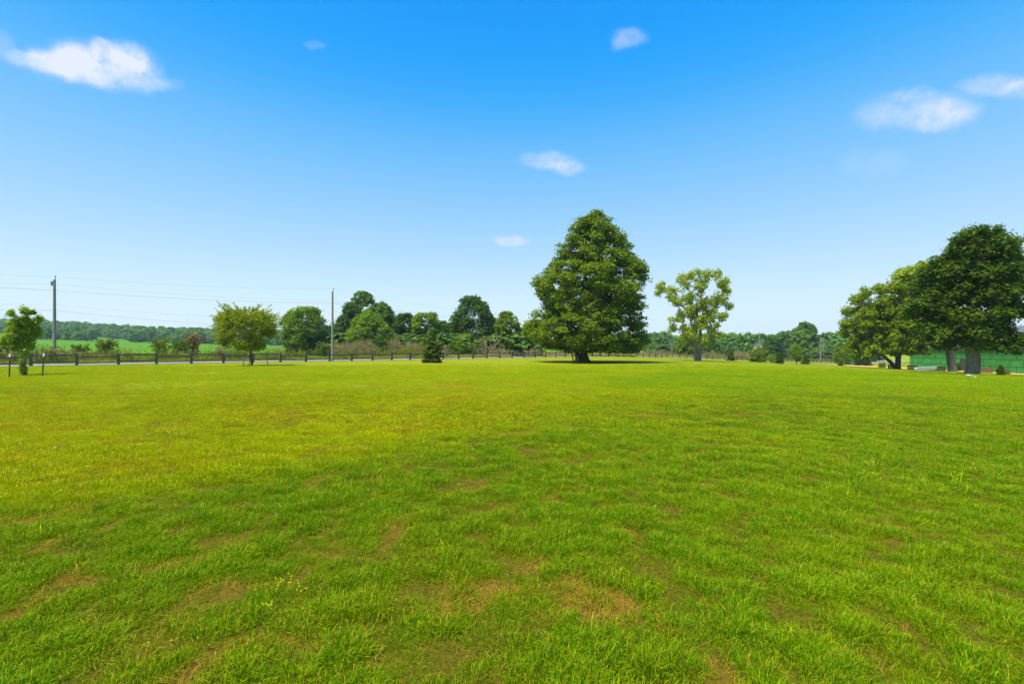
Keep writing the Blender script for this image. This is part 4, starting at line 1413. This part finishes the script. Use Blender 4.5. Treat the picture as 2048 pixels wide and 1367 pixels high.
# ------------------------------------------------------------------ hedgerow trees beyond the road
HG = 'trees of the hedgerow beyond the road'
hedge = [
    ('leafy_tree', 'rounded leafy tree left of the slim utility pole, first of the hedgerow', 604, 100, [(611, 590, 630), (622, 570, 645), (636, 558, 652), (655, 553, 656), (675, 556, 652), (692, 566, 640), (703, 580, 630)], 'midlight', 61, 230, 80),
    ('dark_tree', 'dark tree directly right of the slim utility pole', 696, 118, [(604, 690, 712), (618, 676, 730), (640, 664, 740), (665, 660, 742), (690, 662, 740)], 'dark', 63, 220, 80),
    ('tall_tree', 'tallest open topped tree of the hedgerow group behind the pole', 724, 130, [(582, 715, 738), (592, 700, 750), (605, 697, 758), (625, 700, 762), (650, 705, 760), (680, 710, 755)], 'mid', 65, 200, 70),
    ('dense_tree', 'dense rounded tree on the right shoulder of the tallest hedgerow tree', 765, 112, [(602, 752, 770), (612, 740, 784), (630, 728, 798), (655, 725, 802), (690, 730, 800)], 'mid', 67, 220, 80),
    ('spreading_tree', 'lighter spreading tree in front of the tallest hedgerow tree', 738, 96, [(620, 722, 745), (634, 706, 765), (650, 696, 782), (668, 690, 798), (684, 694, 796), (700, 720, 780)], 'midlight', 69, 230, 80),
    ('round_tree', 'dark round topped tree in the dip of the hedgerow', 810, 110, [(625, 795, 822), (636, 785, 832), (655, 782, 836), (695, 786, 834)], 'dark', 71, 150, 70),
    ('leafy_tree', 'pale green bushy tree behind the lawn spruce', 853, 104, [(624, 832, 868), (634, 825, 880), (650, 822, 886), (675, 824, 884), (700, 830, 880)], 'midlight', 73, 190, 70),
    ('broad_tree', 'broad dark tree with stepped crown, highest one right of the lawn spruce', 945, 108, [(589, 925, 962), (600, 912, 972), (615, 908, 985), (632, 898, 995), (655, 892, 1000), (680, 896, 1000), (702, 905, 990)], 'dark', 75, 300, 80),
    ('round_tree', 'low dark tree filling the gap left of the broad stepped tree', 896, 112, [(645, 885, 906), (655, 878, 914), (675, 876, 918), (702, 880, 914)], 'dark', 77, 90, 70),
    ('leafy_tree', 'light green twiggy tree beside the big lawn tree on its left', 1012, 104, [(621, 1003, 1022), (632, 992, 1034), (650, 986, 1042), (675, 986, 1046), (702, 992, 1042)], 'midlight', 79, 170, 70),
    ('round_tree', 'dark tree partly hidden by the left branches of the big lawn tree', 1060, 108, [(645, 1045, 1075), (660, 1038, 1085), (690, 1036, 1090), (705, 1040, 1085)], 'mid', 81, 110, 70),
    ('round_tree', 'dark bushy growth left of the slim pole between two hedgerow trees', 652, 112, [(650, 645, 668), (662, 636, 676), (685, 634, 680), (704, 638, 676)], 'dark', 83, 90, 70),
    ('round_tree', 'low round tree between the dip and the densest hedgerow trees', 788, 116, [(636, 778, 800), (648, 768, 808), (670, 766, 812), (702, 768, 810)], 'mid', 121, 110, 70),
    ('round_tree', 'dark tree just behind the right side of the pale bushy tree', 880, 122, [(640, 868, 892), (652, 860, 902), (675, 858, 906), (702, 862, 900)], 'dark', 123, 120, 70),
    ('round_tree', 'mid green tree between the broad stepped tree and the twiggy tree', 985, 118, [(634, 975, 996), (648, 965, 1006), (672, 962, 1010), (702, 966, 1006)], 'mid', 125, 120, 70),
    ('tall_tree', 'tall domed tree standing above the woods left of the twin poles', 1611, 250, [(643, 1604, 1622), (650, 1590, 1632), (660, 1583, 1637), (676, 1582, 1640), (700, 1588, 1636)], 'mid', 85, 180, 60),
    ('spreading_tree', 'bright tree in front of the tall domed tree', 1602, 215, [(661, 1594, 1610), (672, 1584, 1620), (690, 1580, 1622), (712, 1584, 1618)], 'midlight', 87, 140, 60),
    ('round_tree', 'round tree left of the tall domed tree', 1570, 240, [(663, 1562, 1578), (672, 1552, 1588), (690, 1548, 1592), (708, 1550, 1590)], 'mid', 89, 130, 60),
    ('round_tree', 'dark spreading tree right of the pale barn', 1545, 210, [(673, 1534, 1552), (682, 1528, 1566), (700, 1524, 1570), (714, 1528, 1566)], 'dark', 91, 130, 60),
    ('round_tree', 'dark tree between the olive bush and the barn wall', 1534, 200, [(690, 1526, 1540), (700, 1522, 1546), (714, 1522, 1546)], 'dark', 93, 70, 60),
    ('leafy_tree', 'bushy dark tree low behind the open crowned tree', 1420, 190, [(676, 1410, 1430), (688, 1400, 1442), (706, 1402, 1440)], 'mid', 95, 110, 60),
    ('leafy_tree', 'green tree left behind the open crowned tree', 1368, 170, [(668, 1360, 1378), (680, 1352, 1388), (700, 1352, 1388), (710, 1356, 1384)], 'midlight', 97, 110, 60),
]
for (nm, lab, px, Z, rows, m, seed, nc, nl) in hedge:
    W = (max(r[2] for r in rows) - min(r[1] for r in rows)) * Z / F / 2
    tree(nm, lab, 'tree', px, Z, rows, m, 'bark_dark', nclump=nc, nleaf=nl, cr=max(.75, W * .19), ls=.27 * Z / 90, trunk_w=.5, seed=seed, group=HG, flat=.65, lobes=(12, .22),
         irregular=.14, trunk_top=.7)

# bushes along the road on the left
side = [
    ('roadside_bush', 'dark low bush by the road right of the first utility pole', 160, 63, [(692, 150, 170), (700, 143, 176), (714, 145, 176)], 'bush', 101),
    ('roadside_tree', 'small scrubby tree with tufted top by the road', 212, 66, [(681, 205, 226), (690, 196, 232), (700, 188, 232), (706, 200, 224)], 'bush', 103),
    ('roadside_bush', 'full green bush by the road, left of its slightly darker neighbour', 319, 70, [(680, 312, 330), (690, 304, 340), (704, 300, 346), (717, 302, 346)], 'bush', 105),
    ('roadside_bush', 'green bush with a dark middle, right of the full green bush', 357, 72, [(681, 350, 366), (692, 342, 374), (705, 340, 378), (717, 344, 378)], 'mid', 107),
    ('roadside_bush', 'rusty brown thin bush beside the two green roadside bushes', 385, 74, [(668, 380, 392), (684, 374, 398), (700, 372, 402), (716, 376, 398)], 'brownleaf', 109),
    ('roadside_bush', 'low green bush at the foot of the hedgerow left of the slim pole', 645, 82, [(688, 640, 655), (700, 630, 662), (716, 634, 660)], 'mid', 111),
    ('roadside_bush', 'dark narrow bush below the spreading hedgerow tree', 762, 88, [(680, 755, 770), (695, 750, 778), (712, 752, 776)], 'dark', 113),
    ('roadside_bush', 'low green weeds among the tan reeds just right of the slim pole', 706, 86, [(694, 698, 714), (704, 690, 722), (715, 692, 720)], 'midlight', 119),
    ('roadside_bush', 'green thicket below the spreading tree, left of the highest reeds', 742, 87, [(692, 732, 750), (702, 726, 758), (714, 728, 756)], 'mid', 127),
    ('roadside_bush', 'yellow green weeds between the highest reeds and the lawn spruce', 808, 88, [(697, 798, 818), (706, 792, 828), (714, 794, 826)], 'olive', 129),
    ('roadside_bush', 'green bush left of the lawn spruce under the pale bushy tree', 838, 92, [(688, 830, 845), (699, 824, 852), (712, 826, 850)], 'midlight', 131),
    ('roadside_bush', 'low green bush under the broad stepped tree, left of the dead shrub', 940, 97, [(690, 930, 950), (699, 922, 958), (708, 924, 956)], 'mid', 133),
    ('roadside_bush', 'weedy bush at the far left edge behind the fence', 8, 58, [(690, 0, 20), (702, -10, 28), (716, -8, 28)], 'bush', 115),
    ('roadside_bush', 'bright leafy bush below the broad stepped tree', 905, 96, [(683, 900, 918), (694, 896, 930), (704, 896, 930)], 'midlight', 117),
]
for (nm, lab, px, Z, rows, m, seed) in side:
    W = (max(r[2] for r in rows) - min(r[1] for r in rows)) * Z / F / 2
    tree(nm, lab, 'bush' if 'bush' in nm else 'tree', px, Z, rows, m, 'bark_dark', nclump=70, nleaf=75, cr=max(.3, W * .3), ls=.10 * Z / 60, trunk_w=.12, seed=seed,
         group='scrub growing along the road', shoots=40, irregular=.45, shell=.2, trunk_top=.8)

# dry brush and reeds
for i, (nm, lab, px, Z, w, y0, y1, n, sp, leafy) in enumerate([
    ('dry_brush', 'tangled brown brush under the first utility pole', 128, 62, 60, 683, 716, 110, .35, 900),
    ('dry_brush', 'thin reddish twigs behind the left fence bays', 90, 60, 50, 700, 718, 70, .3, 400),
    ('dry_brush', 'sparse brown twigs left of the willowy tree', 372, 76, 40, 672, 716, 60, .3, 300),
    ('dry_brush', 'pale dry brush behind the willowy tree', 455, 74, 70, 690, 716, 90, .3, 500),
    ('tall_reeds', 'tan reeds just right of the slim utility pole', 690, 84, 60, 678, 716, 170, .10, 900),
    ('tall_reeds', 'tan reeds with feathery tops below the dense hedgerow trees', 730, 86, 50, 672, 714, 170, .10, 900),
    ('tall_reeds', 'highest clump of tan reeds left of the lawn spruce', 788, 88, 34, 668, 712, 170, .07, 900),
    ('tall_reeds', 'wide thin clump of reeds nearest the lawn spruce', 822, 90, 50, 676, 712, 150, .12, 900),
    ('tall_reeds', 'brown reeds at the foot of the slim pole on its left', 652, 82, 26, 678, 712, 80, .12, 150),
    ('dead_shrub', 'bare grey dead shrub in front of the broad stepped tree', 975, 92, 60, 655, 706, 40, .35, 0),
    ('dry_brush', 'single brown twiggy shrub right of the lawn spruce', 892, 84, 16, 684, 712, 40, .15, 100),
    ('dry_brush', 'brown brush in the yellow meadow below the broad tree', 1000, 92, 50, 686, 710, 60, .3, 200),
    ('dry_brush', 'brown twigs left of the big lawn tree trunk', 1065, 96, 60, 688, 710, 70, .3, 200),
    ('dead_shrub', 'rounded grey bare shrub seen under the big lawn tree', 1122, 100, 22, 690, 710, 40, .35, 0),
    ('dry_brush', 'brown brush right of the big tree trunk behind the fence', 1228, 112, 60, 692, 710, 80, .3, 200),
    ('dry_brush', 'brown brush between the big tree and the open crowned tree', 1310, 125, 90, 694, 711, 100, .3, 300),
    ('dry_brush', 'reddish brush left of the broad olive bush', 1485, 150, 34, 700, 720, 90, .3, 900),
    ('dry_brush', 'brown weeds behind the fence right of the open crowned tree', 1425, 140, 50, 698, 716, 80, .3, 400),
]):
    brush(nm, lab, 'reeds' if 'reed' in nm else 'brush', px, Z, w, y0, y1, n, 'twig', 'dry stalks standing beyond the fence', 300 + i, sp, (.024 if 'reed' in nm else .016) * Z / 55, leafy,
          'brownleaf' if i in (1, 16) else 'bush')


# ------------------------------------------------------------------ unfinished house on the right
def build_house():
    A = np.array([87.4, 100.0]); Bp = np.array([83.0, 68.0])
    d = Bp - A; Lw = np.linalg.norm(d); d /= Lw
    n = np.array([d[1], -d[0]])          # outward normal
    if n[0] > 0: n = -n
    z0 = min(Hf(*A), Hf(*Bp)) - .1
    T = thing('unfinished_house', 'unfinished house sheathed in bright green panels with a grey roof, behind the maples', 'house', (A[0], A[1], z0))

    def W(s, out, z):   # along wall, outward, height -> local
        p = A + d * s + n * out - A
        return (p[0], p[1], z)
    Hw = 4.88; depth = 11
    mb = MB()
    P = [W(0, 0, -.6), W(Lw, 0, -.6), W(Lw, -depth, -.6), W(0, -depth, -.6), W(0, 0, Hw), W(Lw, 0, Hw), W(Lw, -depth, Hw), W(0, -depth, Hw)]
    mb.add(P, [(0, 1, 5, 4), (1, 2, 6, 5), (2, 3, 7, 6), (3, 0, 4, 7), (4, 5, 6, 7)])
    # cross gable wall at the far end
    g0, g1 = 0.6, 10.5
    gm = (g0 + g1) / 2
    P = [W(g0, .02, Hw), W(g1, .02, Hw), W(gm, .02, Hw + 2.6), W(gm, .02, Hw + 2.6)]
    P += [W(g0, -.3, Hw), W(g1, -.3, Hw), W(gm, -.3, Hw + 2.6), W(gm, -.3, Hw + 2.6)]
    mb.add(P, [(0, 1, 2, 3), (5, 4, 7, 6)])
    mb.obj('wall', M['green'], T)
    # main roof
    mb = MB()
    o = .55; ry = Hw + 3.4
    def slab(pts, th=.16):
        pts = np.array(pts, float)
        lo_ = pts - np.array([0, 0, th])
        mb.add(np.concatenate([pts, lo_]), [(0, 1, 2, 3), (7, 6, 5, 4), (0, 4, 5, 1), (1, 5, 6, 2), (2, 6, 7, 3), (3, 7, 4, 0)])
    sl = 3.4 / (depth / 2)
    slab([W(-o, o, Hw + .12 - o * sl), W(Lw + o, o, Hw + .12 - o * sl), W(Lw + o, -depth / 2, ry + .12), W(-o, -depth / 2, ry + .12)])
    slab([W(-o, -depth / 2, ry + .12), W(Lw + o, -depth / 2, ry + .12), W(Lw + o, -depth - o, Hw + .12 - o * sl), W(-o, -depth - o, Hw + .12 - o * sl)])
    gs = 2.6 / ((g1 - g0) / 2)
    back = 4.6
    slab([W(g0 - .5, .5, Hw + .2 - .5 * gs), W(gm, .5, Hw + 2.85), W(gm, -back, Hw + 2.85), W(g0 - .5, -.2, Hw + .2 - .5 * gs)])
    slab([W(gm, .5, Hw + 2.85), W(g1 + .5, .5, Hw + .2 - .5 * gs), W(g1 + .5, -.2, Hw + .2 - .5 * gs), W(gm, -back, Hw + 2.85)])
    mb.obj('roof', M['roof'], T)
    mb = MB()
    mb.bar(W(g1 + .5, .56, Hw + .0), W(Lw + o, .56, Hw - .15), .05, .2)
    mb.bar(W(g0 - .5, .56, Hw + .06 - .5 * gs), W(gm, .56, Hw + 2.72), .05, .2)
    mb.bar(W(gm, .56, Hw + 2.72), W(g1 + .5, .56, Hw + .06 - .5 * gs), .05, .2)
    mb.obj('fascia', M['trim'], T)
    mb = MB()
    for r in range(0, 5):
        mb.bar(W(0, .012, r * 1.22 + .02), W(Lw, .012, r * 1.22 + .02), .02, .09)
    for r in range(-1, 4):
        s = (r % 2) * 1.22
        while s < Lw:
            if s > .1: mb.bar(W(s, .016, max(r * 1.22, -.4)), W(s, .016, (r + 1) * 1.22), .09, .02)
            s += 2.44
    mb.obj('seam_tape', M['tape'], T)
    # door opening and a boxed vent under the eave
    mb = MB(); mb.box((0, 0, 0), (.5, .5, .4)); v = mb.obj('vent_box', M['metal'], T); v.location = W(18.5, .25, 4.2)
    mb = MB()
    q = [W(13.3, .02, .1), W(14.6, .02, .1), W(14.6, .02, 2.3), W(13.3, .02, 2.3)]
    mb.bar(q[0], q[3], .12, .1); mb.bar(q[1], q[2], .12, .1); mb.bar(q[3], q[2], .12, .12)
    mb.obj('door_frame', M['tape'], T)
    mb = MB(); P = [W(13.35, .03, .1), W(14.55, .03, .1), W(14.55, .03, 2.25), W(13.35, .03, 2.25)]
    mb.add(P, [(0, 1, 2, 3)]); mb.obj('door', M['steel'], T)


build_house()


def crate(label, px0, px1, y0, y1, rz=0.2):
    pxm = (px0 + px1) / 2
    b = hit(pxm, y1)
    k = b.y / F; st = math.sqrt(1 + (b.x / b.y) ** 2)
    w = (px1 - px0) * k / st * 1.0; h = (y1 - y0) * k
    ang = -math.atan2(b.x, b.y)
    T = thing('slatted_crate', label, 'crate', b, 'brown slatted crates by the unfinished house', ang)
    dpt = 1.1
    ns = max(4, int(w / .17))
    mb = MB()
    for s in (-1, 1):
        for i in range(ns):
            mb.box((-w / 2 + (i + .5) * w / ns, s * dpt / 2, h / 2), (w / ns * .78, .03, h))
    mb2 = 6
    for s in (-1, 1):
        for i in range(mb2):
            mb.box((s * w / 2, -dpt / 2 + (i + .5) * dpt / mb2, h / 2), (.03, dpt / mb2 * .8, h * .98))
    mb.obj('slats', M['slat'], T)
    mb = MB()
    for z in (.12 * h, .88 * h):
        for s in (-1, 1):
            mb.box((0, s * (dpt / 2 - .035), z), (w - .06, .035, .08))
            mb.box((s * (w / 2 - .035), 0, z), (.035, dpt - .1, .08))
    mb.obj('frame', M['bark_dark'], T)


crate('brown slatted crate partly behind the leftmost maple trunk', 1776, 1790, 728.5, 737)
crate('brown slatted crate between the leftmost maple trunk and the pale block wall', 1815, 1834, 730, 738.5)
crate('low small brown crate in front of the pale block wall', 1860, 1869, 737, 741.5)
crate('brown slatted crate just left of the leaning grey trunk', 1870, 1891, 732.5, 741)
crate('widest brown slatted crate right of the massive maple trunk', 1954, 1985, 735, 745)
crate('small brown crate behind the little spruce at the right edge', 2006, 2020, 738, 748)


def blockwall():
    a = hit(1832, 741); b = hit(1871, 742)
    d = b - a; L = math.hypot(d.x, d.y)
    T = thing('block_wall', 'low pale grey block wall on the dirt between two brown crates', 'wall', a, None, math.atan2(d.y, d.x))
    mb = MB()
    for r in range(2):
        s = -(r % 2) * .2
        while s < L:
            mb.box((s + .2, 0, .1 + r * .2), (.385, .2, .19)); s += .4
    mb.obj('blocks', M['block'], T)
    mb = MB(); mb.box((L / 2, .0, .19), (L, .16, .4)); mb.obj('core', M['block'], T)


blockwall()


def barn():
    b = onray(1517, 232)
    k = 232 / F
    T = thing('pale_barn', 'pale grey barn with dark eaves half hidden among the far trees', 'barn', b, None, rad(-28))
    zt = EYE - (683 - HY) * k - b.z
    ze = EYE - (691 - HY) * k - b.z
    w, L = 6.5, 9.0
    mb = MB()
    mb.add([(-w / 2, 0, -.5), (w / 2, 0, -.5), (w / 2, L, -.5), (-w / 2, L, -.5), (-w / 2, 0, ze), (w / 2, 0, ze), (w / 2, L, ze), (-w / 2, L, ze)],
           [(0, 1, 5, 4), (1, 2, 6, 5), (2, 3, 7, 6), (3, 0, 4, 7)])
    mb.add([(-w / 2, 0, ze), (w / 2, 0, ze), (0, 0, zt), (0, 0, zt)], [(0, 1, 2, 3)])
    mb.add([(-w / 2, L, ze), (w / 2, L, ze), (0, L, zt), (0, L, zt)], [(1, 0, 3, 2)])
    mb.obj('wall', M['barnwall'], T)
    for s in (-1, 1):
        mb = MB()
        p = np.array([(s * (w / 2 + .5), -.5, ze - .35), (0, -.5, zt + .1), (0, L + .5, zt + .1), (s * (w / 2 + .5), L + .5, ze - .35)])
        lo_ = p - np.array([0, 0, .18])
        mb.add(np.concatenate([p, lo_]), [(0, 1, 2, 3), (7, 6, 5, 4), (0, 4, 5, 1), (1, 5, 6, 2), (2, 6, 7, 3), (3, 7, 4, 0)])
        mb.obj('roof_panel', M['tin'], T)
    mb = MB()
    for s in (-1, 1): mb.bar((s * (w / 2 + .5), -.56, ze - .4), (0, -.56, zt + .02), .06, .3)
    mb.obj('bargeboard', M['barnroof'], T)
    mb = MB(); mb.box((0, -.04, 1.4), (1.6, .06, 2.8)); mb.obj('door', M['barnroof'], T)


barn()


def stone(label, px, py, w, h):
    b = hit(px, py)
    rg = np.random.default_rng(int(px))
    n1, n2 = 10, 7
    V = []
    for i in range(n2):
        ph = math.pi * i / (n2 - 1)
        for j in range(n1):
            t = 2 * math.pi * j / n1
            r = 1 + .18 * math.sin(3 * t + px) + rg.normal() * .05
            V.append((w / 2 * r * math.sin(ph) * math.cos(t), w * .35 * r * math.sin(ph) * math.sin(t), h * .5 * math.cos(ph) + h * .25))
    Q = [(i * n1 + j, (i + 1) * n1 + j, (i + 1) * n1 + (j + 1) % n1, i * n1 + (j + 1) % n1) for i in range(n2 - 1) for j in range(n1)]
    ob('stone', mesh_np('stone', V, quads=Q, smooth=True), M['stone'], loc=b, label=label, cat='stone')


stone('flat pale stone lying at the foot of the massive maple trunk', 1938, 752, .5, .18)
stone('small pale stone in the thin grass, left of its neighbour', 168, 993, .05, .03)
stone('small tan stone in the grass, right of its neighbour', 348, 978, .06, .03)
stone('little pale stone right of the flat stone at the maple trunk', 1950, 755, .22, .12)


# white clover blossoms scattered on the left of the lawn
def blossoms(name, label, spots, m, size, seed, hgt=.055):
    rg = np.random.default_rng(seed)
    P = []
    for (px, py, n, sx, sy) in spots:
        for _ in range(n):
            b = hit(px + rg.normal() * sx, py + rg.normal() * sy)
            for _k in range(14):
                d = rg.normal(size=3); d /= np.linalg.norm(d)
                P.append(np.array(b) + np.array([0, 0, hgt]) + d * size * .65)
    P = np.array(P)
    V, Q = leaves(P, rg.normal(size=P.shape) + np.array([0, 0, 1]), size, 1.2, rg)
    ob(name, mesh_np(name, V, quads=Q), m, kind='stuff', label=label)


M['yellow'] = solid_mat('yellow_petals', (.75, .62, .02), (.85, .75, .06), 8, .8)
blossoms('clover_blossoms', 'tiny white clover blossoms dotted over the left of the lawn',
         [(110, 902, 3, 40, 6), (60, 950, 2, 30, 6), (350, 872, 5, 20, 3), (515, 862, 4, 15, 3), (480, 783, 2, 40, 4), (200, 893, 1, 6, 3), (330, 832, 2, 10, 3)], M['flower'], .009, 8)
blossoms('yellow_blossoms', 'tiny yellow blossoms in the foreground turf at lower left',
         [(575, 1172, 12, 14, 6), (535, 1226, 9, 12, 3), (590, 1190, 6, 16, 8), (70, 1180, 5, 40, 12), (330, 1290, 4, 60, 20)], M['yellow'], .0045, 9, .05)


# ------------------------------------------------------------------ air
def haze():
    m = mat('haze'); t = NT(m)
    v = t.n('ShaderNodeVolumePrincipled', {'Color': (.62, .88, 1.0, 1), 'Density': .0002, 'Anisotropy': .2})
    t.n('ShaderNodeOutputMaterial', {'Volume': v.outputs[0]})
    mb = MB()
    mb.box((0, 0, 30), (3200, 3200, 76))
    o = mb.obj('haze', m, kind='stuff', label='thin blue summer haze over the far woods')
    o.display_type = 'WIRE'


haze()
